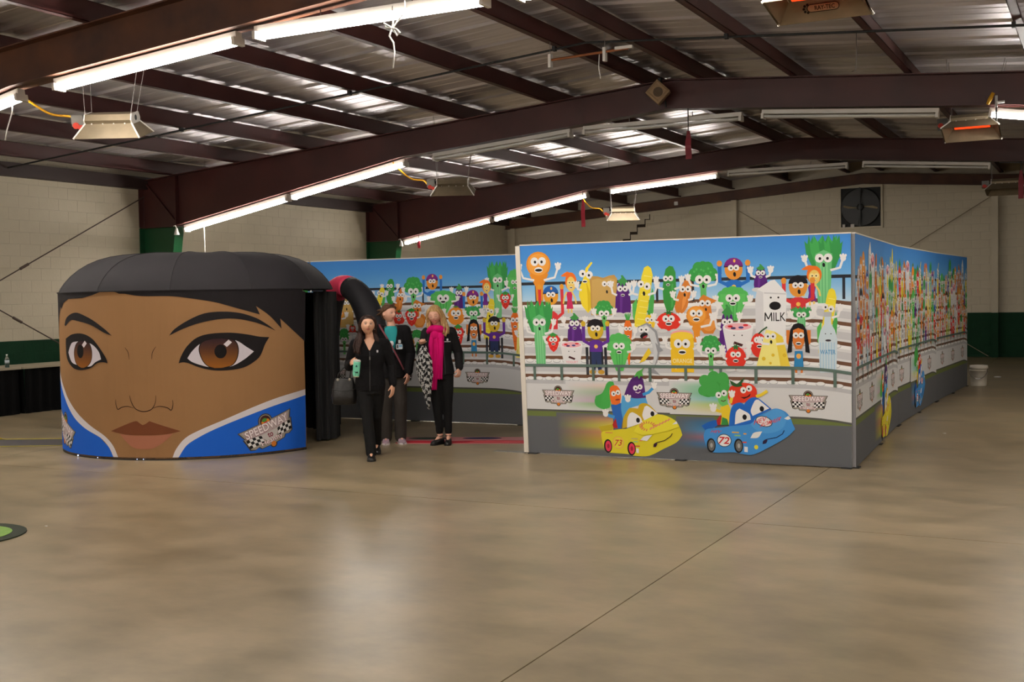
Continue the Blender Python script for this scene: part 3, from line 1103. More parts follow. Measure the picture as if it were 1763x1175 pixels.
def logo(a, cx, cz, w, rot=0.0, name='printed_logo'):
    """winged badge: SPEEDWAY to Healthy over two chequered flags"""
    c, q = math.cos(rot), math.sin(rot)
    def T(p):
        x, z = p[0] * w, p[1] * w
        return (cx + x * c - z * q, cz + x * q + z * c)
    def P(pts, col):
        a.poly([T(p) for p in pts], col)
    def E(x, z, rx, rz, col, r=0):
        a.ell(*T((x, z)), rx * w, rz * w, col, rot + r, 16)
    half = [(.0, .2), (.54, .2), (.46, .04), (.5, .06), (.44, -.17), (.36, -.2), (.28, -.18), (.24, -.23), (0, -.24)]
    def wing(s, grow):
        return [(-x * s * grow, (z + .01) * grow - .01) for x, z in half[::-1]] + [(x * s * grow, (z + .01) * grow - .01) for x, z in half]
    dk, gy, pk = (64, 58, 54), (158, 150, 140), (226, 208, 212)
    E(0, .21, .145, .145, dk)
    E(0, -.24, .075, .075, dk)
    P(wing(1, 1.05), dk)
    P(wing(1, 1.0), gy)
    E(0, .21, .125, .125, gy)
    E(0, .21, .11, .11, (70, 36, 30))
    E(0, .20, .085, .05, (226, 140, 40))
    E(-.01, .235, .05, .035, (78, 150, 66))
    E(.0, .165, .05, .04, (214, 54, 40))
    E(0, -.245, .05, .05, (226, 130, 44))
    P([(-.49, .18), (.49, .18), (.42, .03), (.18, -.1), (-.18, -.1), (-.42, .03)], (190, 172, 174))
    P([(-.2, .0), (.2, .0), (.1, -.14), (-.1, -.14)], (206, 200, 198))
    for s in (-1, 1):
        def Q(u, v):
            x = .47 - .02 * v - .30 * u
            z = .02 - .17 * v - .03 * u + .02 * math.sin(u * 3.1)
            return (s * x, z)
        P([Q(0, 0), Q(.5, 0), Q(1, 0), Q(1, .8), Q(.5, 1), Q(0, 1)], (236, 234, 234))
        for i in range(5):
            for j in range(3):
                if (i + j) % 2 == 0:
                    P([Q(i / 5, j / 3), Q((i + 1) / 5, j / 3), Q((i + 1) / 5, (j + 1) / 3), Q(i / 5, (j + 1) / 3)], BLK)
    def W(body, x, z, ww, hh, col, off):
        a.text(body, *T((x, z)), ww * w, hh * w, col, rot, off)
    W('SPEEDWAY', 0, .105, .92, .165, (120, 66, 78), .035)
    W('SPEEDWAY', 0, .108, .90, .15, (250, 240, 242), .014)
    W('to', 0, -.055, .11, .1, (140, 70, 84), .03)
    W('Healthy', 0, -.17, .46, .12, (120, 62, 74), .035)
    W('Healthy', 0, -.168, .45, .11, (250, 232, 236), .012)

def put(a, kind, x0, x1, z0, z1, rnd, k):
    a.grp = 'printed_%s#%d' % (NICE.get(kind, kind), k)
    FIG[kind](Fig(a, x0, x1, z0, z1, rnd))
# ------------------------------------------------------------------ artwork tables (millimetres on the sheet)
FRONT = [
    ('drumstick', 66, 345, 1644, 2171),
    ('kid_cap', 188, 478, 1341, 1879),
    ('girl_pony', 455, 635, 1513, 1960),
    ('banana', 648, 825, 1511, 2046),
    ('bread', 775, 1077, 1487, 1905),
    ('eggplant', 1041, 1225, 1485, 1900),
    ('corn', 1231, 1470, 1327, 1990),
    ('cucumber', 1547, 1701, 1525, 1982),
    ('potato', 1672, 1865, 1491, 1842),
    ('broccoli', 1827, 2123, 1598, 2022),
    ('kid_cap', 2123, 2439, 1702, 2045),
    ('eggplant', 2471, 2615, 1719, 1974),
    ('celery', 2962, 3318, 1583, 2237),
    ('girl_pony', 2930, 3125, 1564, 1960),
    ('kid', 2746, 3053, 1523, 1859),
    ('milk', 2474, 2803, 1149, 1818),
    ('lettuce', 2115, 2421, 1422, 1761),
    ('squash', 1913, 2114, 1293, 1685),
    ('drumstick', 1794, 2002, 1206, 1572),
    ('eggplant', 2118, 2299, 1077, 1584),
    ('broccoli', 815, 1028, 1328, 1645),
    ('eggplant', 499, 678, 1192, 1513),
    ('celery', 23, 354, 957, 1656),
    ('carrot', 1124, 1231, 968, 1507),
    ('pepper', 1351, 1473, 1327, 1527),
    ('tomato', 1485, 1737, 1321, 1537),
    ('celery', 2823, 3031, 1324, 1555),
    ('corn', 3072, 3265, 1094, 1728),
    ('strawberry', 264, 415, 1098, 1307),
    ('yogurt', 419, 670, 972, 1213),
    ('lettuce', 936, 1210, 906, 1300),
    ('kid_wheel', 669, 973, 850, 1454),
    ('fish', 1259, 1551, 870, 1377),
    ('juice', 1617, 1871, 902, 1329),
    ('broccoli', 1927, 2146, 918, 1286),
    ('yogurt', 2161, 2466, 1110, 1406),
    ('tomato', 2182, 2390, 933, 1198),
    ('pepper_red', 2428, 2600, 1058, 1346),
    ('cheese', 2491, 2815, 975, 1332),
    ('girl_long', 2784, 3013, 892, 1397),
    ('water', 3081, 3264, 917, 1500),
]
BACK = [
    ('bread', 546, 858, 1297, 1746),
    ('celery', 2989, 3306, 1418, 2175),
    ('lettuce', 3288, 3555, 1561, 2055),
    ('cucumber', 1393, 1543, 1616, 1971),
    ('corn', 1210, 1391, 1567, 1856),
    ('potato', 1530, 1707, 1496, 1841),
    ('broccoli', 1690, 2002, 1528, 1996),
    ('kid_cap', 1994, 2301, 1658, 2038),
    ('eggplant', 2477, 2646, 1521, 1881),
    ('lettuce', 2115, 2514, 1490, 1795),
    ('girl_pony', 2869, 3052, 1549, 1938),
    ('strawberry', 3177, 3339, 1530, 1771),
    ('squash', 1821, 2034, 1293, 1677),
    ('tomato', 1504, 1702, 1328, 1547),
    ('strawberry', 1702, 1917, 1310, 1562),
    ('kid_cap', 2616, 2922, 1454, 1796),
    ('orange', 2378, 2641, 1324, 1587),
    ('celery', 2640, 2918, 1291, 1584),
    ('corn', 2917, 3109, 1128, 1678),
    ('strawberry', 2447, 2626, 1028, 1341),
    ('broccoli', 1792, 1987, 925, 1276),
    ('orange', 1732, 1850, 974, 1176),
    ('carrot', 3314, 3474, 984, 1561),
    ('girl_long', 2662, 2893, 882, 1405),
    ('kid_wheel', 2921, 3249, 869, 1443),
    ('cheese', 3400, 3631, 889, 1352),
    ('broccoli', 587, 785, 916, 1297),
    ('tomato', 769, 893, 1210, 1348),
    ('drumstick', 544, 690, 1332, 1540),
    ('strawberry', 551, 593, 1679, 1731),
]
YELLOW = {
'body': [(844,243),(864,268),(891,275),(1062,300),(1134,309),(1284,382),(1476,467),(1640,417),(1695,347),(1722,263),(1662,188),(1523,115),(1363,35),(1215,28),(1130,43),(954,48),(888,57),(856,143)],
'spoiler': [(818,317),(971,347),(984,304),(890,244),(857,249)],
'windshield': [(1082,307),(1096,413),(1137,488),(1169,526),(1260,522),(1280,565),(1331,579),(1389,556),(1476,467),(1476,449),(1309,382),(1296,364)],
'eye_a': [(1134,315),(1142,414),(1169,470),(1208,478),(1284,431),(1303,376)],
'eye_b': [(1304,456),(1331,542),(1369,549),(1470,473),(1323,401)],
'hood': [(1284,382),(1476,467),(1640,417),(1695,347),(1538,293),(1321,248),(1205,281)],
'lamp_a': [(1275,197),(1320,236),(1404,253),(1345,188)],
'lamp_b': [(1620,368),(1665,404),(1677,376)],
'smile': [(1428,142),(1454,177),(1536,201),(1600,246),(1619,277)],
'mouth': [(1412,129),(1419,160),(1447,179),(1455,161),(1440,130)],
'marks': [(1256,400),(1413,471),(915,118),(1174,101),(1031,157),(1360,341)],
'carrot': [(957,731),(990,754),(1036,751),(1068,708),(1077,647),(1066,572),(1020,553),(974,558),(955,619)],
'leaves': [(918,767),(951,795),(997,793),(1010,754),(963,737),(950,681),(961,595),(947,520),(881,503),(808,528),(782,578),(797,640),(863,667),(897,717)],
'shirt': [(961,551),(1086,573),(1144,537),(1136,476),(1090,400),(1062,306),(997,304),(985,422)],
'egg': [(1113,660),(1160,772),(1213,846),(1265,878),(1315,836),(1334,750),(1347,634),(1222,595),(1106,623)],
'stem': [(1225,840),(1258,896),(1304,921),(1343,948),(1316,903),(1328,854),(1297,860),(1283,823),(1264,859)],
'shirt_b': [(1091,653),(1223,625),(1345,634),(1366,568),(1273,553),(1169,520),(1136,476),(1090,400),(1072,523)],
'seat': [(955,306),(985,372),(1011,410),(1030,309)],
'arm': [(1313,664),(1378,690),(1423,734)],
'arm_b': [(998,422),(946,435),(900,456)],
}
BLUE = {
'body': [(1946,247),(1956,302),(1999,339),(2217,370),(2408,453),(2573,517),(2667,560),(2759,534),(2810,477),(2832,420),(2858,363),(2780,285),(2640,198),(2452,100),(2346,97),(2250,111),(2069,99),(1996,118),(1961,188)],
'spoiler': [(1926,366),(1999,405),(2079,431),(2090,372),(1974,308)],
'windshield': [(2205,370),(2218,495),(2249,578),(2315,610),(2362,593),(2380,617),(2434,660),(2504,655),(2632,553),(2479,467),(2420,401)],
'eye_a': [(2265,390),(2278,508),(2314,551),(2409,500),(2426,442)],
'eye_b': [(2427,536),(2469,631),(2504,644),(2609,559),(2444,480)],
'hood': [(2420,401),(2573,505),(2667,552),(2747,528),(2781,465),(2746,382),(2676,333),(2560,312),(2466,349)],
'lamp_a': [(2418,259),(2454,314),(2537,331),(2495,268)],
'lamp_b': [(2752,464),(2793,491),(2816,466),(2787,453)],
'smile': [(2559,224),(2583,254),(2676,275),(2734,312),(2752,348)],
'mouth': [(2538,205),(2545,237),(2577,257),(2588,243),(2571,213)],
'marks': [(2365,466),(2536,553),(2021,172),(2299,178),(2155,226),(2555,429)],
'crown': [(1936,786),(1923,726),(1953,666),(2014,656),(2088,693),(2172,731),(2209,767),(2215,838),(2174,884),(2114,884),(2053,901),(1992,870),(1943,851)],
'stalk': [(2087,681),(2172,731),(2208,708),(2195,624),(2207,577),(2147,564),(2111,599)],
'shirt': [(2122,557),(2207,589),(2230,507),(2205,382),(2121,385),(2134,480)],
'tomato': [(2196,684),(2209,755),(2281,792),(2364,807),(2447,789),(2487,737),(2487,667),(2422,624),(2315,604),(2231,584)],
'stem': [(2221,832),(2293,792),(2376,864),(2340,793),(2352,775),(2298,763),(2245,779)],
'grin': [(2327,663),(2387,670),(2428,703),(2416,671),(2363,646)],
'seat': [(2062,377),(2085,431),(2128,486),(2121,379)],
'arm': [(2481,672),(2534,691),(2592,730)],
'arm_b': [(2158,511),(2098,521),(2050,543)],
}
FACE = {
'hair_a': [(-121.2,1.838),(-120.6,1.665),(-118.8,1.643),(-115.6,1.71),(-109.8,1.753),(-99.0,1.76),(-93.0,1.79),(-88.7,1.835),(-88.7,1.856),(-98.8,1.857)],
'hair': [(-83.0,1.853),(-83.0,1.836),(-78.7,1.804),(-70.7,1.769),(-60.3,1.764),(-53.2,1.739),(-44.0,1.692),(-36.1,1.624),(-27.0,1.547),(-28.5,1.641),(-23.0,1.529),(-18.0,1.383),(-18.5,1.497),(-12.5,1.356),(-6.6,1.226),(-5.5,1.797),(-32.9,1.837),(-61.6,1.849)],
'brow_a': [(-115.2,1.465),(-112.5,1.543),(-106.6,1.594),(-101.3,1.593),(-93.4,1.521),(-87.3,1.424),(-83.7,1.348),(-87.4,1.381),(-94.6,1.467),(-103.6,1.511),(-108.6,1.515),(-113.5,1.454)],
'brow_b': [(-60.7,1.341),(-58.5,1.414),(-53.4,1.506),(-47.7,1.573),(-41.2,1.588),(-34.7,1.569),(-28.6,1.511),(-23.9,1.432),(-20.6,1.363),(-27.1,1.445),(-33.2,1.493),(-38.4,1.512),(-44.2,1.501),(-50.6,1.462),(-56.3,1.402)],
'eye_a': [(-114.0,1.309),(-107.2,1.361),(-99.7,1.369),(-93.8,1.316),(-89.7,1.209),(-86.8,1.102),(-86.1,1.049),(-88.4,1.059),(-91.5,1.047),(-95.4,0.991),(-101.9,0.965),(-108.1,0.992),(-113.3,1.087),(-114.3,1.22)],
'white_a': [(-111.6,1.155),(-109.3,1.234),(-106.6,1.273),(-99.2,1.282),(-93.9,1.251),(-90.5,1.177),(-89.3,1.091),(-92.5,1.057),(-96.0,1.008),(-104.7,1.024),(-108.9,1.058)],
'iris_a': [(-106.1,1.137),(-105.1,1.226),(-102.7,1.277),(-98.6,1.285),(-95.6,1.262),(-94.3,1.176),(-94.8,1.078),(-97.2,1.012),(-101.1,0.994),(-104.7,1.039)],
'eye_b': [(-57.5,1.043),(-56.6,1.116),(-54.4,1.221),(-50.7,1.314),(-45.7,1.353),(-38.5,1.358),(-32.6,1.336),(-27.3,1.305),(-23.4,1.296),(-25.3,1.216),(-27.0,1.109),(-29.1,1.046),(-33.7,0.977),(-39.6,0.952),(-45.4,0.958),(-50.3,0.995),(-53.8,1.04),(-55.9,1.052)],
'white_b': [(-54.3,1.094),(-52.3,1.177),(-48.7,1.259),(-42.2,1.297),(-36.4,1.27),(-32.8,1.202),(-29.8,1.145),(-33.6,1.063),(-38.1,0.997),(-42.5,0.981),(-47.5,0.999),(-52.4,1.05)],
'iris_b': [(-49.8,1.165),(-49.4,1.239),(-47.9,1.276),(-44.4,1.296),(-40.8,1.293),(-37.2,1.271),(-35.9,1.184),(-36.5,1.077),(-38.5,1.004),(-42.5,0.981),(-46.1,0.993),(-48.5,1.057)],
'nose_a': [(-82.8,0.658),(-82.8,0.61),(-82.0,0.551),(-80.2,0.573),(-77.6,0.584),(-75.2,0.566)],
'nose': [(-76.7,0.702),(-76.1,0.634),(-74.4,0.559),(-71.2,0.528),(-68.1,0.553),(-66.6,0.623),(-66.3,0.701)],
'nose_b': [(-67.4,0.565),(-65.1,0.584),(-62.2,0.568),(-60.7,0.541),(-60.0,0.598),(-60.1,0.651)],
'line_a': [(-78.1,1.22),(-76.8,1.167),(-76.4,1.092)],
'line_b': [(-65.7,1.227),(-67.1,1.164),(-67.4,1.09)],
'lip': [(-85.5,0.312),(-78.7,0.387),(-74.5,0.425),(-73.0,0.404),(-71.8,0.383),(-70.6,0.395),(-69.0,0.425),(-65.3,0.388),(-57.4,0.313),(-61.7,0.286),(-66.2,0.275),(-71.5,0.272),(-77.2,0.275),(-81.4,0.289)],
'lip_b': [(-81.4,0.285),(-76.3,0.271),(-66.2,0.271),(-60.3,0.29),(-63.3,0.206),(-67.8,0.133),(-71.7,0.122),(-75.7,0.138),(-78.9,0.205)],
'collar_a': [(-116.8,0.707),(-114.4,0.651),(-105.9,0.499),(-96.5,0.36),(-89.0,0.261),(-84.8,0.158),(-82.5,0.009),(-84.7,0.007),(-86.7,0.134),(-91.1,0.237),(-99.7,0.322),(-107.8,0.429),(-114.7,0.561),(-116.9,0.613)],
'blue_a': [(-116.9,0.624),(-114.7,0.561),(-107.8,0.429),(-99.7,0.322),(-91.1,0.237),(-86.7,0.134),(-84.5,0.007),(-99.7,-0.018),(-117.0,-0.029),(-117.8,0.138)],
'collar_b': [(-7.1,0.688),(-7.1,0.621),(-22.3,0.533),(-35.7,0.419),(-45.3,0.317),(-51.0,0.239),(-55.4,0.158),(-58.5,0.007),(-60.7,0.009),(-59.3,0.119),(-56.0,0.233),(-50.9,0.313),(-41.6,0.418),(-30.3,0.539),(-19.6,0.626)],
'blue_b': [(-7.1,0.628),(-22.3,0.538),(-35.7,0.423),(-45.2,0.321),(-51.0,0.243),(-55.4,0.162),(-58.8,0.007),(-34.6,-0.027),(-7.4,-0.043)],
'marks': [(-98.6,1.254),(-39.6,1.245),(-101.5,1.173),(-42.3,1.158),(-24.4,0.253),(-110.6,0.246)],
}

# ------------------------------------------------------------------ fabric display walls with the speedway mural
MW, MH = 3.388, 2.24
def curve_end(x):
    """the printed track bends down towards the right end of the sheet"""
    return -0.045 * max(0.0, (x - 2.85) / 0.54) ** 2
def band(a, z0, z1, col, x0=0.0, x1=MW, bend=True):
    xs = [x0 + (x1 - x0) * k / 24 for k in range(25)]
    f = curve_end if bend else (lambda x: 0)
    tr = []
    for p, q in zip(xs[:-1], xs[1:]):
        A, B, Cc, D = (p, z0 + f(p)), (q, z0 + f(q)), (q, z1 + f(q)), (p, z1 + f(p))
        tr += [[A, B, Cc], [A, Cc, D]]
    a._add(tr, col)

def mural_ground(a):
    a.grp = 'printed_sky'
    a.grad(0, MW, 1.60, MH, [(196, 222, 242), (140, 192, 234), (100, 168, 228), (78, 148, 220), (66, 134, 212)], True, 22)
    a.grp = 'printed_bleachers'
    band(a, .78, 1.625, (222, 222, 224))
    for z in (1.62, 1.42, 1.23, 1.04, .845):
        band(a, z - .15, z - .08, (200, 200, 204))
        band(a, z - .052, z - .020, (240, 240, 240))
        band(a, z - .018, z + .018, (110, 78, 60))
    rs_ = random.Random(9)
    for z in (1.43, 1.24, 1.05, .86):
        x = .06
        while x < MW - .08:
            a.ell(x, z - .045 + curve_end(x), .046, .022, (178, 178, 182), 0, 12)
            a.ell(x, z - .041 + curve_end(x), .042, .018, (236, 236, 236), 0, 12)
            x += rs_.choice((.10, .11, .17))
    a.grp = 'printed_back_rail'
    a.stroke([(0, 1.83), (MW, 1.838)], .032, (44, 46, 54))
    for x in (.168, 1.497, 1.868, 3.322):
        a.stroke([(x, 1.62), (x, 1.84)], .026, (44, 46, 54))
    a.grp = 'printed_track_wall'
    band(a, .44, .80, (216, 216, 218))
    band(a, .76, .80, (190, 190, 194))
    a.grp = 'printed_track'
    band(a, .46, .485, (84, 84, 80))
    band(a, .405, .465, (108, 120, 66))
    band(a, .0, .41, (98, 100, 104), bend=False)
    band(a, .30, .41, (98, 100, 104))

def mural_rail(a):
    a.grp = 'printed_front_rail'
    band(a, .943, .972, (92, 112, 104))
    for x in (.112, .424, .781, 1.065, 1.399, 1.775, 2.134, 2.483, 2.841, 3.237):
        a.stroke([(x, .80 + curve_end(x)), (x, .95 + curve_end(x))], .030, (92, 112, 104))

def streaks(a, x0, x1, rows):
    # horizontal blurs of colour, blending into each other and fading out to the left
    rows = sorted(rows)
    za, zb, under = rows[0][0] - .015, rows[-1][1] + .015, rows[0][3]
    zc = [za] + [(r[0] + r[1]) / 2 for r in rows] + [zb]
    cc = [under] + [r[2] for r in rows] + [under]
    def col(x, z):
        f = max(0.0, min(1.0, (x - x0) / (x1 - x0)))
        k = 0
        while k < len(zc) - 2 and z > zc[k + 1]:
            k += 1
        t = max(0.0, min(1.0, (z - zc[k]) / (zc[k + 1] - zc[k])))
        return mixc(under, mixc(cc[k], cc[k + 1], t), f ** .8 * .95)
    n, m = 10, 20
    tr = []
    for i in range(n):
        for j in range(m):
            p, q = x0 + (x1 - x0) * i / n, x0 + (x1 - x0) * (i + 1) / n
            r, s = za + (zb - za) * j / m, za + (zb - za) * (j + 1) / m
            tr += [[(p, r), (q, r), (q, s)], [(p, r), (q, s), (p, s)]]
    a._add(tr, col)

ROAD, WALL = (98, 100, 104), (216, 216, 218)
def mm(l, dx=0.0):
    return [(x / 1000.0 + dx, z / 1000.0) for x, z in l]

def wheel(a, x, z, rim, hub):
    a.ell(x, z, .046, .072, (28, 28, 30))
    a.ell(x + .003, z, .033, .056, rim)
    a.ell(x + .003, z, .014, .024, hub)

def car_yellow(a, dx=0.0, stage=0):
    D = {k: mm(v, dx) for k, v in YELLOW.items()}
    if stage == 0:
        a.grp = 'printed_speed_streaks#y'
        streaks(a, .46 + dx, .98 + dx, [(.62, .74, (150, 180, 140), WALL), (.50, .62, (120, 176, 96), WALL), (.56, .60, (190, 150, 180), WALL), (.72, .78, (226, 200, 190), WALL)])
        streaks(a, .34 + dx, .98 + dx, [(.08, .13, (190, 190, 70), ROAD), (.13, .24, (216, 176, 60), ROAD), (.24, .29, (226, 150, 100), ROAD), (.29, .36, (222, 214, 70), ROAD), (.36, .44, (206, 150, 110), ROAD)])
        return
    a.grp = 'printed_carrot#driver'
    a.poly(D['leaves'], (74, 172, 80), True)
    a.poly(D['shirt'], (48, 104, 186), True)
    a.stroke(D['arm_b'], .034, (70, 150, 214))
    Fig(a, 0, 1, 0, 1, None).hand(*D['arm_b'][-1], .03)
    a.poly(D['carrot'], (238, 116, 44), True)
    f = Fig(a, 0, 1, 0, 1, None)
    f.eyes(1.020 + dx, .675, .026, .25)
    f.a.ell(1.038 + dx, .607, .026, .009, (150, 60, 50), .15)
    a.grp = 'printed_eggplant#driver'
    a.poly(D['egg'], (84, 40, 112), True)
    a.poly(D['stem'], (86, 170, 78), True)
    a.stroke(D['arm'], .03, (60, 150, 214))
    f.hand(D['arm'][-1][0] + .015, D['arm'][-1][1] + .02, .026)
    f.eyes(1.262 + dx, .738, .026, .25)
    a.stroke([(1.235 + dx, .69), (1.265 + dx, .68), (1.29 + dx, .697)], .009, (232, 210, 220))
    a.poly(D['shirt_b'], (86, 166, 222), True)
    f.hand(1.150 + dx, .615, .03)
    a.grp = 'printed_yellow_car'
    a.poly(D['seat'], (176, 40, 44), True)
    a.poly(D['spoiler'], (196, 176, 44), True)
    a.poly(D['body'], (226, 212, 52), True)
    a.poly(D['windshield'], (206, 172, 44), True)
    a.poly(D['hood'], (236, 224, 62), True)
    for k in ('eye_a', 'eye_b'):
        a.poly(D[k], WHT, True)
    for k in (0, 1):
        a.ell(*D['marks'][k], .021, .026, BLK)
    a.poly(D['lamp_a'], (238, 238, 240), True)
    a.poly(D['lamp_b'], (238, 238, 240), True)
    a.stroke(D['smile'], .008, BLK)
    a.poly(D['mouth'], (60, 34, 52), True)
    for k in (2, 3):
        wheel(a, *D['marks'][k], (226, 64, 92), (160, 40, 60))
    x, z = D['marks'][4]
    a.ell(x, z, .060, .064, (236, 160, 110))
    a.ell(x, z, .053, .057, (232, 216, 60))
    a.text('73', x, z, .078, .064, (206, 60, 70), .02, .01, .25)
    x, z = D['marks'][5]
    for k in range(18):
        t = 2 * PI * k / 18
        if abs(t - 5.6) < .75:
            continue
        a.stroke([(x + .055 * math.cos(t), z + .028 * math.sin(t)), (x + .095 * math.cos(t), z + .052 * math.sin(t))], .011, (222, 132, 84))
    for k in range(7):
        a.stroke([(x + .02 + .032 * k, z - .035 + .016 * k), (x + .044 + .032 * k, z - .010 + .016 * k)], .016, (230, 150, 110))
    for u, v, w, c in ((.93, .258, .08, (220, 150, 80)), (1.21, .205, .07, (200, 180, 120)), (1.22, .175, .05, (150, 200, 140)), (1.28, .19, .03, (226, 150, 90)), (1.24, .13, .05, (206, 70, 60))):
        a.stroke([(u - w / 2 + dx, v), (u + w / 2 + dx, v)], .012, c)
    a.poly([(1.225 + dx, .06), (1.252 + dx, .058), (1.252 + dx, .104), (1.225 + dx, .106)], (236, 236, 240))
    a.lab[a.grp] = 'yellow cartoon racing car number 73 printed on the mural'

def car_blue(a, dx=0.0, stage=0):
    D = {k: mm(v, dx) for k, v in BLUE.items()}
    f = Fig(a, 0, 1, 0, 1, None)
    if stage == 0:
        a.grp = 'printed_speed_streaks#b'
        streaks(a, 1.60 + dx, 2.15 + dx, [(.74, .80, (110, 190, 140), WALL), (.66, .74, (80, 176, 120), WALL), (.60, .66, (120, 190, 190), WALL), (.56, .60, (176, 200, 100), WALL), (.49, .56, (214, 206, 150), WALL)])
        streaks(a, 1.66 + dx, 2.06 + dx, [(.36, .44, (60, 120, 170), ROAD), (.28, .36, (70, 150, 214), ROAD), (.22, .28, (170, 110, 130), ROAD), (.14, .22, (60, 120, 180), ROAD)])
        return
    a.grp = 'printed_tomato#driver'
    a.poly(D['tomato'], (224, 62, 40), True)
    a.poly(D['stem'], (44, 86, 46), True)
    f.eyes(2.385 + dx, .742, .030, .3)
    a.poly(D['grin'], (60, 24, 26), True)
    a.stroke(D['arm'], .03, (236, 206, 60))
    a.grp = 'printed_broccoli#driver'
    a.poly(D['crown'], (66, 158, 72), True)
    for x, z, r in ((1.95, .72, .05), (1.97, .82, .06), (2.06, .86, .06), (2.15, .85, .06), (2.17, .76, .05), (2.04, .74, .08)):
        a.ell(x + dx, z, r, r, (72, 166, 78))
    a.poly(D['stalk'], (110, 196, 104), True)
    a.poly(D['shirt'], (238, 206, 50), True)
    a.poly([(2.125 + dx, .38), (2.205 + dx, .382), (2.19 + dx, .44), (2.14 + dx, .46)], (60, 140, 70))
    a.stroke(D['arm_b'], .03, (236, 206, 60))
    f.hand(*D['arm_b'][-1], .032)
    f.eyes(2.135 + dx, .690, .030, .35)
    a.stroke([(2.13 + dx, .625), (2.155 + dx, .617), (2.18 + dx, .63)], .009, (90, 40, 40))
    a.stroke([(2.225 + dx, .60), (2.24 + dx, .66)], .03, (236, 206, 60))
    f.hand(2.242 + dx, .685, .028)
    a.grp = 'printed_blue_car'
    a.poly(D['seat'], (176, 44, 48), True)
    a.poly(D['spoiler'], (36, 100, 188), True)
    a.poly(D['body'], (70, 148, 220), True)
    a.poly(D['windshield'], (38, 104, 196), True)
    a.poly(D['hood'], (84, 160, 226), True)
    for k in ('eye_a', 'eye_b'):
        a.poly(D[k], WHT, True)
    for k in (0, 1):
        a.ell(*D['marks'][k], .022, .027, BLK)
    a.poly(D['lamp_a'], (234, 234, 232), True)
    a.poly(D['lamp_b'], (234, 234, 232), True)
    a.stroke(D['smile'], .009, (24, 44, 90))
    a.poly(D['mouth'], (40, 28, 60), True)
    for k in (2, 3):
        wheel(a, *D['marks'][k], (110, 108, 106), (170, 170, 168))
    x, z = D['marks'][4]
    a.ell(x, z, .074, .066, (40, 50, 70))
    a.ell(x, z, .067, .059, WHT)
    a.text('72', x, z, .11, .072, (206, 46, 50), -.03, .02, .15)
    x, z = D['marks'][5]
    a.ell(x, z, .085, .052, (40, 50, 70), -.25)
    a.ell(x, z, .077, .045, (236, 222, 224), -.25)
    a.text('HEV', x - .035, z + .008, .13, .04, (214, 70, 70), .35, .01, .2)
    a.text('ROMAER', x + .07, z - .002, .21, .036, (214, 70, 70), .35, .01, .2)
    a.text('HEV', 2.075 + dx, .312, .10, .026, (206, 60, 60), .0, .01, .2)
    for u, v, w, c in ((2.27, .31, .07, (220, 170, 80)), (2.29, .28, .06, (150, 200, 120)), (2.365, .30, .03, (240, 160, 60)), (2.36, .215, .04, (220, 80, 60))):
        a.stroke([(u - w / 2 + dx, v), (u + w / 2 + dx, v)], .013, c)
    a.poly([(2.356 + dx, .12), (2.39 + dx, .118), (2.39 + dx, .17), (2.356 + dx, .172)], (236, 236, 240))
    a.ell(2.475 + dx, .172, .020, .022, (226, 216, 60))
    a.lab[a.grp] = 'blue cartoon racing car number 72 printed on the mural'

def scatter(seed):
    """crowd of another sheet: four rows of figures"""
    r = random.Random(seed)
    kinds = ['celery', 'broccoli', 'eggplant', 'carrot', 'corn', 'banana', 'cucumber', 'potato', 'kid_cap', 'kid', 'girl_pony', 'girl_long', 'lettuce', 'tomato', 'strawberry', 'yogurt', 'cheese', 'orange', 'squash', 'drumstick', 'pepper_red', 'water', 'milk', 'yogurt', 'banana', 'corn', 'water', 'celery', 'girl_pony']
    out = []
    for zb, hh, n in ((1.50, .52, 16), (1.28, .44, 16), (1.08, .38, 15), (.90, .38, 15)):
        for i in range(n):
            k = r.choice(kinds)
            cx = (i + .5 + r.uniform(-.2, .2)) * (MW - .1) / n + .05
            h = hh * r.uniform(.8, 1.2) * (1.2 if k in ('celery', 'corn', 'milk') else 1)
            w = h * (.75 if k in ('broccoli', 'lettuce', 'tomato', 'orange', 'kid', 'kid_cap', 'yogurt') else .40)
            w = min(w * .85, .30)
            x0 = min(max(cx - w / 2, .02), MW - .02 - w)
            out.append((k, x0 * 1000, (x0 + w) * 1000, zb * 1000, min(zb + h, 2.2) * 1000))
    return out

M_TRIM = mat('white_end_cap', (226, 218, 206), .55)
M_BACKING = mat('grey_fabric_back', (150, 150, 154), .8)
M_FRAMEBLK = mat('black_frame_foot', (30, 30, 32), .5)
M_SEAMBLUE = mat('blue_fabric_edge', (40, 86, 150), .75)

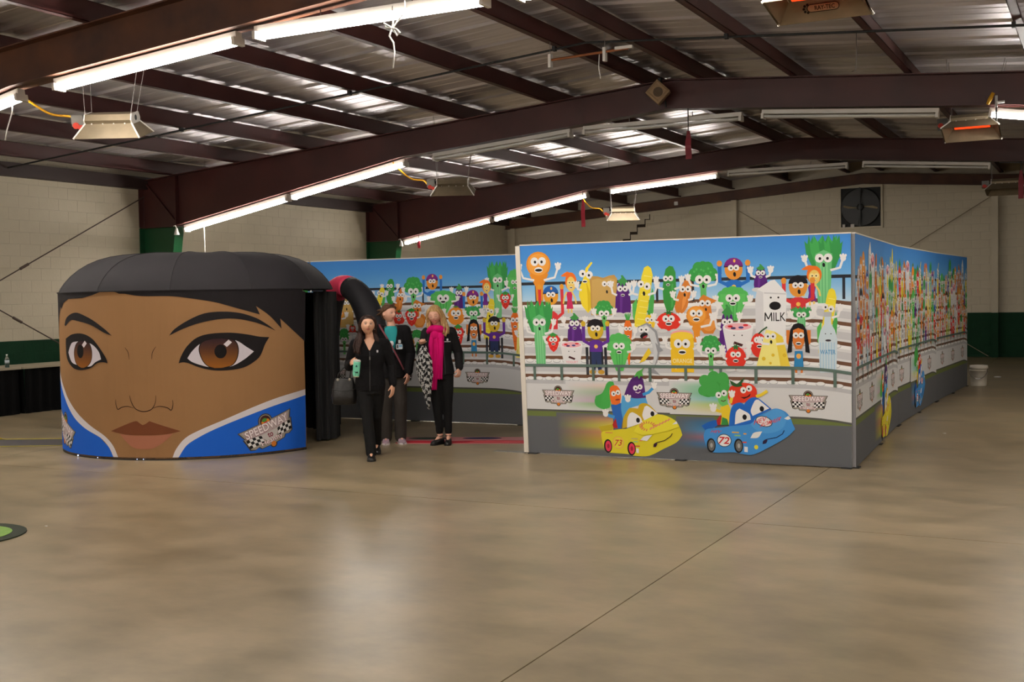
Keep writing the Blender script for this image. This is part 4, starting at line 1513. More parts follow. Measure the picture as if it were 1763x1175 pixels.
def display(name, label, P, Q, crowd, logos, cars=(), lean=0.0, trim=True, endcap=None):
    """standing fabric wall from floor point P to Q, print on the side to the right of P->Q seen from above"""
    P, Q = Vector((P[0], P[1], 0)), Vector((Q[0], Q[1], 0))
    d = (Q - P)
    L = d.length
    d.normalize()
    nrm = Vector((d.y, -d.x, 0))
    t = thing(name, label, 'display wall', tuple((P + Q) / 2), 0)
    sx = L / MW
    def S(x, z, off):
        e = -lean * (z / MH) * (1 - min(1, max(0, x / MW)))
        return P + d * (x * sx + e) + nrm * off + Vector((0, 0, max(.012, z + .0)))
    mb = MB()
    th = .05
    c = [S(0, 0, 0), S(MW, 0, 0), S(MW, MH, 0), S(0, MH, 0)]
    mb.add(c + [p - nrm * th for p in c], [(0, 1, 2, 3), (7, 6, 5, 4), (0, 4, 5, 1), (1, 5, 6, 2), (2, 6, 7, 3), (3, 7, 4, 0)])
    mb.build('fabric_panel', M_BACKING, t, world=True)
    if trim:
        w = .052
        for a0, a1, m in ((-w, 0, M_TRIM),):
            q = [S(0, 0, .012) + d * a0, S(0, 0, .012), S(0, MH, .012), S(0, MH, .012) + d * a0]
            MB().add(q + [p - nrm * (th + .03) for p in q], [(0, 1, 2, 3), (7, 6, 5, 4), (0, 4, 5, 1), (1, 5, 6, 2), (2, 6, 7, 3), (3, 7, 4, 0)]).build('end_cap', m, t, world=True)
    q = [S(0, MH, .006), S(MW, MH, .006)]
    MB().add([q[0], q[1], q[1] - nrm * .06, q[0] - nrm * .06, q[0] + Vector((0, 0, .012)), q[1] + Vector((0, 0, .012)), q[1] - nrm * .06 + Vector((0, 0, .012)), q[0] - nrm * .06 + Vector((0, 0, .012))],
             [(0, 3, 2, 1), (4, 5, 6, 7), (0, 1, 5, 4), (1, 2, 6, 5), (2, 3, 7, 6), (3, 0, 4, 7)]).build('top_hem', M_TRIM, t, world=True)
    for x in (.05, MW / 2, MW - .05):
        b = P + d * (x * sx) - nrm * .02
        MB().box((b.x - .05, b.y - .05, 0), (b.x + .05, b.y + .05, .011)).build('foot', M_FRAMEBLK, t, world=True)
    a = Art()
    mural_ground(a)
    rnd = random.Random(5)
    for k, e in enumerate(crowd):
        put(a, e[0], e[1] / 1000, e[2] / 1000, e[3] / 1000, e[4] / 1000, rnd, k)
    mural_rail(a)
    for fn, dx in cars:
        fn(a, dx, 0)
    for k, x in enumerate(logos):
        a.grp = 'printed_logo#%d' % k
        logo(a, x, .625, .33)
    for fn, dx in cars:
        fn(a, dx, 1)
    a.build(t, S)
    return t

FB, FE = (-5.545, 10.991), (-2.159, 11.102)
display('display_wall', 'mural display wall facing the open floor with yellow and blue racing cars', FB, FE, FRONT, (.372, 1.65, 2.983), ((car_yellow, 0), (car_blue, 0)), lean=.07)
S0, S1, S2, S3 = (-2.130, 11.145), (-2.330, 14.86), (-2.300, 18.23), (-2.18, 21.33)
display('display_wall', 'mural display wall around the right corner, nearest of the side row, yellow car', S0, S1, scatter(3), (.25, 1.1, 2.9), ((car_yellow, .95),), trim=False)
display('display_wall', 'mural display wall in the middle of the side row, blue car', S1, S2, scatter(11), (.3, 2.7), ((car_blue, -.65),), trim=False)
display('display_wall', 'mural display wall at the far end of the side row beside the white bucket', S2, S3, scatter(23), (.6, 1.7, 2.8), (), trim=False)
BKX = 130
display('display_wall', 'mural display wall half hidden behind the face tent, seen through its doorway', (-13.58, 13.215), (-10.19, 13.282), scatter(31), (.5, 1.7, 2.9), (), trim=False)
display('display_wall', 'mural display wall behind the three standing women', (-10.17, 13.283), (-6.785, 13.35), [(k, x0 - BKX, x1 - BKX if x1 < 3400 else min(x1 - BKX, 3380), z0, z1) for k, x0, x1, z0, z1 in BACK], (.4, 1.5, 2.69), (), trim=False)
# ------------------------------------------------------------------ round tent printed as a face
TCX, TCY, TR, TZ = -9.72, 10.60, 1.655, 1.825
tent = thing('face_tent', 'round walk-in tent printed as a brown face under a black domed roof', 'tent', (TCX, TCY, 0))
M_SKINP = mat('printed_brown_fabric', (156, 117, 79), .8, var=.04, vscale=1.2, spec=.2)
M_ROOFBLK = mat('black_tent_fabric', (27, 24, 29), .85, var=.1, vscale=2.5)
M_DARK = mat('black_lining', (14, 14, 16), .8)
def TP(deg, r, z):
    a = math.radians(deg)
    w = (deg + 180.0) % 360.0 - 180.0
    if -7 < w < 125:                 # flatter on the doorway side
        r *= 1 - .095 * math.sin(PI * (w + 7) / 132.0)
    return Vector((TCX + r * math.cos(a), TCY + r * math.sin(a), z))
def wall_arc(a0, a1, z0, z1, m, name, th=.012, n=48):
    mb = MB()
    rings = []
    for k in range(n + 1):
        d = a0 + (a1 - a0) * k / n
        rings.append([TP(d, TR, z0), TP(d, TR, z1), TP(d, TR - th, z1), TP(d, TR - th, z0)])
    mb.rings(rings, True)
    return mb.build(name, m, tent, world=True)
wall_arc(-137, -7, .012, TZ, M_SKINP, 'front_fabric')
wall_arc(-262, -137.3, .012, TZ, M_DARK, 'back_fabric')
# floor hem and LED string
wall_arc(-137, -7, .0, .03, M_FRAMEBLK, 'bottom_hem', .03)
for k, d in enumerate((-104.5, -92, -74, -71.5)):
    p = TP(d, TR + .02, .016)
    MB().ball(p, .004 if k != 0 else .007, n=8, m=6).build('led_light', mat('led_bead', (190, 205, 255), .3, emit=4.0), tent, world=True)
# dome roof in gores
G, NR = 12, 14
mb = MB()
def dome(d, r):
    g = (d % (360 / G)) / (360 / G)
    sag = 1 - .018 * (1 - abs(2 * g - 1)) * (1 if r > .15 else 0)
    rr = r * (TR + .012) * (1 - .012 * (1 - abs(2 * g - 1)))
    z = TZ + .455 * (max(0, 1 - r ** 5)) ** .82 * sag
    return TP(d, rr, z)
rs = [1.0, .985, .96, .92, .87, .81, .74, .66, .57, .47, .36, .24, .12, .01]
ND = G * 6
for g in range(G):
    mb = MB()
    vs, fs = [], []
    for j, r in enumerate(rs):
        for i in range(7):
            vs.append(dome(g * 30 + min(i * 5, 29.999), r))
    for j in range(len(rs) - 1):
        for i in range(6):
            fs.append((j * 7 + i, j * 7 + i + 1, (j + 1) * 7 + i + 1, (j + 1) * 7 + i))
    mb.add(vs, fs)
    mb.build('roof_gore', M_ROOFBLK, tent, smooth=True, world=True)
for g in range(G):
    pts = [dome(g * 30 + .001, r) + Vector((0, 0, .002)) for r in rs]
    MB().tube(pts, .0035, 5).build('roof_seam', mat('roof_seam_piping', (26, 24, 28), .8), tent, world=True)
rings = []
for k in range(73):
    d = k * 5
    rings.append([TP(d, TR + .012, TZ + .006), TP(d, TR + .012, TZ - .004), TP(d, TR + .004, TZ - .004), TP(d, TR + .004, TZ + .006)])
MB().rings(rings[:], False).build('rim_valance', M_ROOFBLK, tent, world=True)
for d in (-7, 50, 98, -137, 160):
    p = TP(d, TR - .03, 0)
    MB().tube([p, p + Vector((0, 0, TZ))], .018, 8).build('pole', M_FRAMEBLK, tent, world=True)
# gathered black curtain at the doorway, plus an added one darkening the view through
def curtain(path, z0, z1, folds, amp, name):
    pts = []
    n = folds * 8
    segs = [(Vector(path[i]), Vector(path[i + 1])) for i in range(len(path) - 1)]
    Ls = [(b - a).length for a, b in segs]
    T = sum(Ls)
    for k in range(n + 1):
        s = T * k / n
        for (a, b), l in zip(segs, Ls):
            if s <= l + 1e-9:
                break
            s -= l
        d = (b - a).normalized()
        q = a + d * min(s, l)
        pts.append((q, Vector((d.y, -d.x)), math.sin(2 * PI * folds * k / n)))
    mb = MB()
    vs, fs = [], []
    m = 8
    for j in range(m + 1):
        z = z0 + (z1 - z0) * j / m
        sp = 1.0 + .35 * (1 - j / m)
        for q, nn, w in pts:
            o = q + nn * (amp * sp * w)
            vs.append((o.x, o.y, z))
    K = len(pts)
    for j in range(m):
        for i in range(K - 1):
            fs.append((j * K + i, j * K + i + 1, (j + 1) * K + i + 1, (j + 1) * K + i))
    mb.add(vs, fs)
    return mb.build(name, M_DARK, tent, smooth=True, world=True)
def rel(x, y):
    return (TCX + x, TCY + y)
curtain([rel(1.02, 1.10), rel(.62, 1.36), rel(.28, 1.50)], .02, TZ - .03, 6, .03, 'curtain')  # added across the back opening to make the doorway look dark
curtain([rel(1.34, .38), rel(1.44, .58), rel(1.30, .86), rel(1.10, 1.06)], .02, TZ - .03, 7, .030, 'curtain')

# the printed face
fa = Art()
K_ = TR * PI / 180
def fc(key):
    return [(d * K_, max(.03, min(z, TZ - .002))) for d, z in FACE[key]]
fa.grp = 'printed_collar'
fa.poly(fc('blue_a') + [(-118.5 * K_, .35)], (30, 100, 214))
fa.poly([(-136.5 * K_, .03), (-117 * K_, .03), (-116.9 * K_, .62), (-126 * K_, .80), (-136.5 * K_, .95)], (30, 100, 214))
fa.grp = 'printed_collar#b'
fa.poly(fc('blue_b'), (30, 100, 214))
fa.grp = 'printed_collar'
fa.poly(fc('collar_a'), (222, 216, 222), True)
fa.poly([(-136.5 * K_, 1.02), (-126 * K_, .88), (-116.8 * K_, .707), (-116.9 * K_, .613), (-126 * K_, .79), (-136.5 * K_, .93)], (222, 216, 222))
fa.grp = 'printed_collar#b'
fa.poly(fc('collar_b'), (222, 216, 222), True)
fa.grp = 'printed_hair'
HAIR = (30, 27, 30)
fa.poly(fc('hair'), HAIR, True)
fa.poly([(-80 * K_, 1.80), (-61.6 * K_, 1.78), (-7.2 * K_, 1.76), (-7.2 * K_, TZ - .002), (-82 * K_, TZ - .002)], HAIR)
fa.grp = 'printed_hair#b'
fa.poly(fc('hair_a'), HAIR)
fa.poly([(-136.5 * K_, 1.25), (-130 * K_, 1.38), (-126 * K_, 1.5), (-120.5 * K_, 1.665), (-121 * K_, TZ - .002), (-136.5 * K_, TZ - .002)], HAIR)
fa.grp = 'printed_eyebrow#a'
fa.poly(fc('brow_a'), HAIR, True)
fa.grp = 'printed_eyebrow#b'
fa.poly(fc('brow_b'), HAIR, True)
for k, irisrad in (('a', .10), ('b', .19)):
    fa.grp = 'printed_eye#' + k
    fa.poly(fc('eye_' + k), (26, 22, 24), True)
    fa.poly(fc('white_' + k), (214, 206, 216), True)
    ir = smooth_poly(fc('iris_' + k), 4, 80)
    cx = sum(p[0] for p in ir) / len(ir)
    cz = sum(p[1] for p in ir) / len(ir)
    fa.poly([(cx + (x - cx) * 1.05, cz + (z - cz) * 1.03) for x, z in ir], (26, 18, 18))
    # brown ring blending from dark above to amber below
    zt, zb = max(p[1] for p in ir), min(p[1] for p in ir)
    N = 16
    for i in range(N):
        za, zc = zb + (zt - zb) * i / N, zb + (zt - zb) * (i + 1) / N
        f = (i + .5) / N
        col = (150 - 100 * f ** 1.1, 92 - 62 * f ** 1.1, 30 + 8 * f)
        def width(z):
            xs = []
            for p, q in zip(ir, ir[1:] + ir[:1]):
                if (p[1] - z) * (q[1] - z) <= 0 and p[1] != q[1]:
                    xs.append(p[0] + (q[0] - p[0]) * (z - p[1]) / (q[1] - p[1]))
            return (min(xs), max(xs)) if xs else (cx, cx)
        a0, a1 = width(min(max(za, zb + .002), zt - .002))
        b0, b1 = width(min(max(zc, zb + .002), zt - .002))
        fa._add([[(a0, za), (a1, za), (b1, zc)], [(a0, za), (b1, zc), (b0, zc)]], col)
    mk = FACE['marks']
    px_, pz_ = mk[2 if k == 'a' else 3]
    fa.ell(px_ * K_, pz_, .065, .075, (16, 12, 14))
    hx_, hz_ = mk[0 if k == 'a' else 1]
    hx_ *= K_
    fa.poly([(hx_ - .045, hz_ - .01), (hx_ - .01, hz_ - .04), (hx_ + .045, hz_ + .008), (hx_ + .01, hz_ + .038)], (226, 216, 222))
fa.grp = 'printed_nose'
for k in ('nose', 'nose_a', 'nose_b', 'line_a', 'line_b'):
    l = fc(k)
    # resample into a smooth curve
    pts = []
    n = len(l)
    for i in range(n - 1):
        p0, p1, p2, p3 = l[max(i - 1, 0)], l[i], l[i + 1], l[min(i + 2, n - 1)]
        for s in range(6):
            u = s / 6
            pts.append(tuple(.5 * (2 * p1[j] + (p2[j] - p0[j]) * u + (2 * p0[j] - 5 * p1[j] + 4 * p2[j] - p3[j]) * u * u + (3 * p1[j] - p0[j] - 3 * p2[j] + p3[j]) * u ** 3) for j in (0, 1)))
    pts.append(l[-1])
    m = len(pts)
    fa.stroke(pts, .010 if 'line' not in k else .007, (58, 34, 22), [.3 + .7 * math.sin(PI * (i + .5) / m) for i in range(m)])
fa.grp = 'printed_lips'
fa.poly(fc('lip_b'), (172, 112, 88), True)
fa.poly(fc('lip'), (118, 68, 42), True)
fa.grp = 'printed_logo#a'
logo(fa, FACE['marks'][4][0] * K_, FACE['marks'][4][1], .60, .36)
fa.grp = 'printed_logo#b'
logo(fa, -119.5 * K_, .27, .60, -.36)
fa.build(tent, lambda s, z, off: TP(s / K_, TR + off, z), strip=.045, base=.0025)

# black inflatable arch with a red crown behind the tent
arch = thing('inflatable_arch', 'black padded arch with a red crown band between tent and mural', 'arch', (-8.86, 12.25, 0))
ad = Vector((.90, -.43, 0)).normalized()
A0 = Vector((-8.93, 12.35, 0))
def arch_pts(t):
    """t from 0 (left foot) to 1 (right foot)"""
    h, top = 1.02, 1.87
    hs = .52 if t < .5 else .80
    if t < .3:
        return A0 - ad * hs + Vector((0, 0, h * t / .3))
    if t > .7:
        return A0 + ad * hs + Vector((0, 0, h * (1 - t) / .3))
    a = PI * (1 - (t - .3) / .4)
    return A0 + ad * (hs * math.cos(a)) + Vector((0, 0, h + (top - h) * math.sin(a)))
def arch_part(t0, t1, m, name):
    n = max(4, int((t1 - t0) * 60))
    ts = [t0 + (t1 - t0) * k / n for k in range(n + 1)]
    rr = [.178 - .032 * math.exp(-((t - .5) / .09) ** 2) for t in ts]
    MB().tube([arch_pts(t) for t in ts], rr, 20).build(name, m, arch, smooth=True, world=True)
M_ARCHBLK = mat('black_inflatable_fabric', (24, 24, 29), .7)
arch_part(.0, .445, M_ARCHBLK, 'arch_leg')
arch_part(.445, .530, mat('red_inflatable_fabric', (228, 60, 96), .6), 'crown_band')
arch_part(.530, 1.0, M_ARCHBLK, 'arch_leg')
# ------------------------------------------------------------------ fluorescent strip lights under the frames
M_TUBE = mat('lit_fluorescent_tube', (255, 248, 238), .4, emit=TUBE_POWER)
M_TUBE_OFF = mat('unlit_fluorescent_tube', (226, 224, 220), .3)
M_HOUSING = mat('white_light_housing', (222, 216, 208), .4, var=.04, vscale=3)
SLOTS = [(-14.95, -12.58), (-12.50, -10.16), (-9.62, -7.20), (-6.98, -4.56), (-4.27, -1.95), (-1.34, 1.04), (1.30, 3.62)]
LIT = {0: (0, 1, 2, 3, 4, 5, 6), 1: (0, 1, 2, 3, 4, 5, 6), 2: (0, 1, 2, 3, 4, 5, 6), 3: (0, 1, 5, 6), 4: (0, 1, 2)}
FNAME = ['the frame farthest behind the camera', 'the frame overhead of the camera', 'the nearest frame in view', 'the middle frame', 'the farthest frame']
ORD = ['first', 'second', 'third', 'fourth', 'fifth', 'sixth', 'seventh']
for fi, fy in enumerate(FRAMES):
    for si, (x0, x1) in enumerate(SLOTS):
        on = si in LIT[fi]
        z0, z1 = zbot(x0), zbot(x1)
        if x0 < RIDGE < x1:
            z0 = z1 = min(z0, z1)
        drop = .022
        A, B = Vector((x0, fy, z0 - drop)), Vector((x1, fy, z1 - drop))
        t = thing('strip_light', '%s fluorescent strip light under %s, %s from the left wall' % ('glowing' if on else 'unlit white', FNAME[fi], ORD[si]), 'ceiling light', tuple((A + B) / 2), 0, 'strip lights under the roof frames')
        d = (B - A).normalized()
        n = Vector((0, 1, 0))
        up = d.cross(n)
        if up.z < 0:
            up = -up
        def obox(a0, a1, w0, w1, h0, h1):
            vs = [A + d * a + n * w + up * h for h in (h0, h1) for a, w in ((a0, w0), (a1, w0), (a1, w1), (a0, w1))]
            return MB().add(vs, [(0, 3, 2, 1), (4, 5, 6, 7), (0, 1, 5, 4), (1, 2, 6, 5), (2, 3, 7, 6), (3, 0, 4, 7)])
        L = (B - A).length
        hb = obox(0, L, -.045, .045, -.055, 0)
        hb.build('housing', M_HOUSING, t, world=True)
        for a in (0.0, L - .035):
            obox(a, a + .035, -.075, .075, -.125, -.055).build('lamp_holder', M_HOUSING, t, world=True)
        for w in (-.042, .042):
            p = A + d * .035 + n * w + up * -.093
            q = A + d * (L - .035) + n * w + up * -.093
            MB().tube([p, q], .019, 10).build('tube', M_TUBE if on else M_TUBE_OFF, t, smooth=True, world=True)
        for a in (.3 * L, .7 * L):
            p = A + d * a
            MB().tube([p, p + Vector((0, 0, drop + .05))], .006, 6).build('hanger', M_WIRE, t, world=True)

# ------------------------------------------------------------------ gas radiant heaters on wires
M_HEAT = mat('galvanised_heater_hood', (128, 114, 92), .45, metal=.45, var=.08, vscale=10)
M_HEATW = mat('pale_heater_end', (216, 210, 202), .5)
M_GLOW = mat('glowing_ceramic_grid', (255, 64, 20), .6, emit=1.6)
M_GLOWOFF = mat('dark_ceramic_grid', (96, 60, 46), .8)
M_HOSE = mat('yellow_gas_hose', (218, 160, 28), .5)
M_REDKNOB = mat('red_valve_knob', (190, 60, 46), .5)
def heater(x, y, z, rz, label, hose=None, glow=False, wires=1.0, tilt=0.0):
    t = thing('radiant_heater', label, 'heater', (x, y, z), rz, 'gas heaters hung from the roof')
    R = Matrix.Rotation(tilt, 4, 'X')
    L, W, H = .52, .34, .16       # reflector opening half-spread below, body above
    # hood: trapezoid shell flaring downwards
    def ring(l, w, h):
        return [(-l, -w, h), (l, -w, h), (l, w, h), (-l, w, h)]
    mb = MB().rings([ring(.36, .24, -.13), ring(.25, .12, .02), ring(.242, .112, .02), ring(.345, .228, -.13)], False).xf(R)
    mb.build('reflector', M_HEAT, t)
    for k in (-1, 1):
        MB().tube([R @ Vector((k * .36, -.24, -.13)), R @ Vector((k * .25, -.12, .02)), R @ Vector((k * .25, .12, .02)), R @ Vector((k * .36, .24, -.13))], .010, 6).build('end_rim', M_HEATW, t)
    MB().prism([(-.12, .0), (.12, .0), (.14, .05), (.10, .11), (-.10, .11), (-.14, .05)], -.25, .25, 'x').xf(R).build('body', M_HEAT, t)
    for k in (-1, 1):
        MB().prism([(-.125, -.0), (.125, .0), (.145, .05), (.105, .115), (-.105, .115), (-.145, .05)], k * .25, k * .262, 'x').xf(R).build('end_plate', M_HEATW, t)
    MB().lathe([(.0, 0), (.03, 0), (.03, .004), (0, .004)], (.262, 0, .06), 14, 'x').xf(R).build('vent_hole', M_BLACK, t)
    MB().box((-.22, -.09, -.012), (.22, .09, .004)).xf(R).build('ceramic_grid', M_GLOW if glow else M_GLOWOFF, t)
    MB().box((-.43, -.05, -.02), (-.30, .07, .10)).xf(R).build('gas_valve', M_GREYMETAL, t)
    MB().tube([R @ Vector((-.34, .02, .04)), R @ Vector((-.26, .02, .06))], .022, 8).build('venturi', M_BLACK, t)
    MB().lathe([(.0, 0), (.035, 0), (.035, .02), (.0, .02)], (-.38, -.07, -.01), 12, 'y').xf(R).build('knob', M_REDKNOB, t)
    MB().lathe([(.0, 0), (.028, 0), (.028, .02), (.0, .02)], (-.33, -.07, -.03), 12, 'y').xf(R).build('knob', M_REDKNOB, t)
    for k in range(4):
        MB().ball(R @ Vector((-.18 + .12 * k, -.128, .012)), .009, n=8, m=5).build('screw', M_HEATW, t)
    Rz = Matrix.Rotation(-rz, 3, 'Z')
    for ax, ay, bx, by in ((-.25, -.1, -.30, -.12), (-.25, .1, -.30, .12), (.25, -.1, .42, -.12), (.25, .1, .42, .12)):
        p = R @ Vector((ax, ay, .11))
        q = Vector((bx, by, 0))
        wx = x + (Matrix.Rotation(rz, 3, 'Z') @ q).x
        q.z = ztop(wx) + .27 - z
        MB().tube([p, q], .0035, 5).build('wire', M_WIRE, t)
    if hose:
        pts = [Vector(p) for p in hose]
        fine = []
        for i in range(len(pts) - 1):
            p0, p1, p2, p3 = pts[max(i - 1, 0)], pts[i], pts[i + 1], pts[min(i + 2, len(pts) - 1)]
            for s in range(6):
                u = s / 6
                fine.append(.5 * (2 * p1 + (p2 - p0) * u + (2 * p0 - 5 * p1 + 4 * p2 - p3) * u * u + (3 * p1 - p0 - 3 * p2 + p3) * u ** 3))
        fine.append(pts[-1])
        MB().tube(fine, .013, 8).build('gas_hose', M_HOSE, t, smooth=True, world=True)
    return t
RZH = 0.0
for (hx, hy, hz, lb) in ((-9.64, 9.15, 3.66, 'hung gas heater with yellow hose under the nearest frame, upper left'),
                         (-9.66, 16.5, 3.56, 'hung gas heater with yellow hose beyond the middle frame'),
                         (-9.62, 23.9, 3.53, 'small hung gas heater with yellow hose near the cracked back wall')):
    y0 = hy - .72
    heater(hx, hy, hz, .45, lb, [(hx - .72, y0 + .02, zbot(hx - .6) - .05), (hx - .66, y0 + .12, hz + .25), (hx - .62, y0 + .42, hz + .12), (hx - .5, y0 + .6, hz + .10), (hx - .40, hy - .17, hz + .03)], False, tilt=.28)
h4 = heater(-1.92, 8.72, 3.93, 0, 'glowing gas heater at the top right edge with a black oval maker badge', None, True, tilt=-.16)
heater(-1.62, 16.45, 3.88, 0, 'glowing gas heater hung beside the strip light at the right edge', None, True, tilt=-.30)
heater(-1.74, 23.9, 3.66, 0, 'dark gas heater hung before the back wall at the right edge', None, False, tilt=-.2)

# maker's badge on the inside of the near heater's hood (reads RAY-TEC the other way up)
def badge(t):
    R = Matrix.Rotation(-.16, 4, 'X')
    c0, ux, uz = Vector((0, .158, -.055)), Vector((1, 0, 0)), Vector((0, -.115, .15)).normalized()
    nn = Vector((0, -.15, -.115)).normalized()
    def S(x, z, off):
        return (R @ (c0 + ux * x + uz * z + nn * (.002 + off)).to_4d()).to_3d() + Vector(t.location)
    a = Art()
    a.grp = 'badge'
    k, g = (26, 24, 22), (150, 134, 108)
    a.poly([(x + .032 * math.cos(q), .032 * math.sin(q)) for x, q in [(.09, -PI / 2 + PI * i / 8) for i in range(9)] + [(-.09, PI / 2 + PI * i / 8) for i in range(9)]], k)
    a.poly([(x + .026 * math.cos(q), .026 * math.sin(q)) for x, q in [(.09, -PI / 2 + PI * i / 8) for i in range(9)] + [(-.09, PI / 2 + PI * i / 8) for i in range(9)]], g)
    a.text('RAY-TEC', .012, 0, .15, .034, k, 0, .02)
    for i in range(5):
        q = PI / 2 + PI * i / 4
        a.ell(-.115 + .03 * math.cos(q), .03 * math.sin(q), .010, .010, k)
    a.build(t, S, base=.001)
badge(h4)

# ------------------------------------------------------------------ conduit across the bay, with hangers
cp = [(x, 12.8, ztop(x) - .035) for x in [-15.9 + .6 * k for k in range(18)] + [RIDGE] + [-5.0 + .7 * k for k in range(14)]]
ct = thing('ceiling_conduit', 'thin black conduit running across the roof bay under the purlins', 'conduit', (RIDGE, 12.8, 4.7))
MB().tube(cp, .014, 8).build('pipe', M_BLACK, ct, world=True)
for x in (-12.1, -9.08, -6.02, -3.86, -.86, 2.1):
    MB().box((x - .02, 12.77, ztop(x) - .055), (x + .02, 12.83, ztop(x) + .002)).build('clamp', M_BLACK, ct, world=True)
cpv = thing('copper_pipe', 'short copper pipe clamped below the conduit near the roof ridge', 'pipe', (-5.5, 12.5, 4.55))
MB().tube([(-5.98, 12.55, 4.53), (-4.95, 12.55, 4.56)], .016, 8).build('pipe', mat('copper', (150, 92, 58), .4, metal=.6), cpv, world=True)
for x in (-5.96, -5.25):
    MB().box((x - .018, 12.52, 4.44), (x + .018, 12.58, 4.60)).build('clamp', M_HEATW, cpv, world=True)
    MB().tube([(x, 12.55, 4.59), (x, 12.55, ztop(x) + .03)], .004, 5).build('hanger', M_WIRE, cpv, world=True)
MB().box((-5.12, 12.53, 4.555), (-4.9, 12.57, 4.59)).build('sleeve', M_HEATW, cpv, world=True)

# loudspeaker on the middle frame at the ridge
sp = thing('loudspeaker', 'square beige loudspeaker hung cornerwise from the middle frame', 'loudspeaker', (-5.72, 15.62, 4.58))
R45 = Matrix.Rotation(.25, 4, 'Z') @ Matrix.Rotation(math.radians(43), 4, 'Y')
M_SPK = mat('beige_speaker_case', (168, 138, 104), .6)
MB().rbox((-.125, -.07, -.125), (.125, .10, .125), .015, 'y').xf(R45).build('case', M_SPK, sp)
MB().rings([[(-.125, -.072, -.125), (.125, -.072, -.125), (.125, -.072, .125), (-.125, -.072, .125)], [(-.10, -.085, -.10), (.10, -.085, -.10), (.10, -.085, .10), (-.10, -.085, .10)], [(-.08, -.074, -.08), (.08, -.074, -.08), (.08, -.074, .08), (-.08, -.074, .08)]], True).xf(R45).build('grille_frame', M_SPK, sp)
MB().lathe([(.0, 0), (.06, -.002), (.07, -.008), (.0, -.004)], (.01, -.078, .0), 20, 'y').xf(R45).build('cone', mat('speaker_cone', (98, 78, 58), .7), sp)
MB().box((-.02, .06, .05), (.02, .13, .22)).build('bracket', M_BLACK, sp)
MB().tube([(.08, .08, -.12), (.09, .08, -.21)], .012, 6).build('plug', M_BLACK, sp)

# pull cords and ribbons
def strand(name, pts, r, m, label, cat, flat=1.0, n=6):
    t = thing(name, label, cat, pts[0])
    MB().tube(pts, r, n, True, flat).build('cord' if flat == 1.0 else 'strip', m, t, smooth=True, world=True)
    return t
M_CORD = mat('white_cord', (226, 222, 218), .7)
M_RIB = mat('red_ribbon', (196, 40, 66), .6)
M_RIBD = mat('dark_red_ribbon', (122, 22, 36), .6)
t = strand('pull_cord', [(-5.46, 8.36, zbot(-5.46) - .14), (-5.46, 8.36, 4.06), (-5.50, 8.36, 3.96), (-5.46, 8.36, 3.90), (-5.45, 8.36, 3.82), (-5.47, 8.36, 3.68)], .008, M_CORD, 'white pull cord tied in a bow below the nearest glowing light', 'cord')
MB().tube([(-5.46, 8.35, 4.02), (-5.40, 8.35, 4.08), (-5.33, 8.35, 4.14), (-5.33, 8.35, 4.24)], .007, 6).build('bow_loop', M_CORD, t, world=True)
MB().tube([(-5.46, 8.345, 4.02), (-5.41, 8.345, 3.95), (-5.38, 8.345, 3.97), (-5.42, 8.345, 4.01), (-5.46, 8.345, 4.02)], .007, 6).build('bow_loop', M_CORD, t, world=True)
MB().tube([(-5.46, 8.34, 4.02), (-5.52, 8.34, 4.03), (-5.54, 8.34, 4.07), (-5.47, 8.34, 4.03)], .007, 6).build('bow_loop', M_CORD, t, world=True)
strand('pull_cord', [(-14.5, 15.85, 3.06), (-14.5, 15.86, 2.4), (-14.49, 15.86, 2.05)], .007, M_CORD, 'white pull cord hanging from the light over the tent', 'cord')
strand('hook_wire', [(-2.42, 12.8, ztop(-2.42) - .04), (-2.42, 12.8, 4.22), (-2.43, 12.8, 4.08), (-2.47, 12.8, 4.07)], .005, M_WIRE, 'thin hooked wire hanging from the conduit below the badge heater', 'wire')
strand('hook_wire', [(-5.35, 12.62, 4.55), (-5.36, 12.62, 4.40), (-5.34, 12.62, 4.26)], .006, M_CORD, 'short white wire hanging below the copper pipe', 'wire')
strand('pull_cord', [(-10.25, 8.36, 3.82), (-10.26, 8.36, 3.72), (-10.36, 8.37, 3.55), (-10.40, 8.38, 3.45)], .007, M_CORD, 'white loose cord under the light at the left edge', 'cord')
for (x, y, z0, z1, m, lb) in ((-5.33, 15.78, 4.02, 3.62, M_RIBD, 'dark red cloth strip hanging from a chain at the middle frame'),
                              (-10.24, 23.12, 3.80, 3.20, M_RIB, 'bright red ribbon hanging from the farthest frame'),
                              (-14.50, 23.12, 3.06, 2.88, M_RIB, 'short red ribbon end below the farthest left light'),
                              (-1.43, 23.12, 3.86, 3.34, M_RIBD, 'dark red strap hanging at the right edge')):
    t = thing('ribbon', lb, 'ribbon', (x, y, z1), 0, 'red strips hanging under the roof')
    w = .045 if z0 - z1 > .3 else .035
    vs, fs = [], []
    n = 8
    for k in range(n + 1):
        z = z0 + (z1 - z0) * k / n
        ww = w * (.45 + .55 * min(1, k / 3))
        yy = y + .012 * math.sin(k * 1.1)
        for q in (-.5, .5):
            for th in (-.004, .004):
                vs.append((x + q * ww * 2, yy + th, z))
    for k in range(n):
        a, b = k * 4, (k + 1) * 4
        fs += [(a, a + 2, b + 2, b), (a + 1, b + 1, b + 3, a + 3), (a, b, b + 1, a + 1), (a + 2, a + 3, b + 3, b + 2)]
    fs += [(0, 1, 3, 2), (n * 4, n * 4 + 2, n * 4 + 3, n * 4 + 1)]
    MB().add(vs, fs).build('strip', m, t, world=True)
    MB().tube([(x, y, z0), (x, y, zbot(x) + .01)], .008, 6).build('chain', M_BLACK, t, world=True)

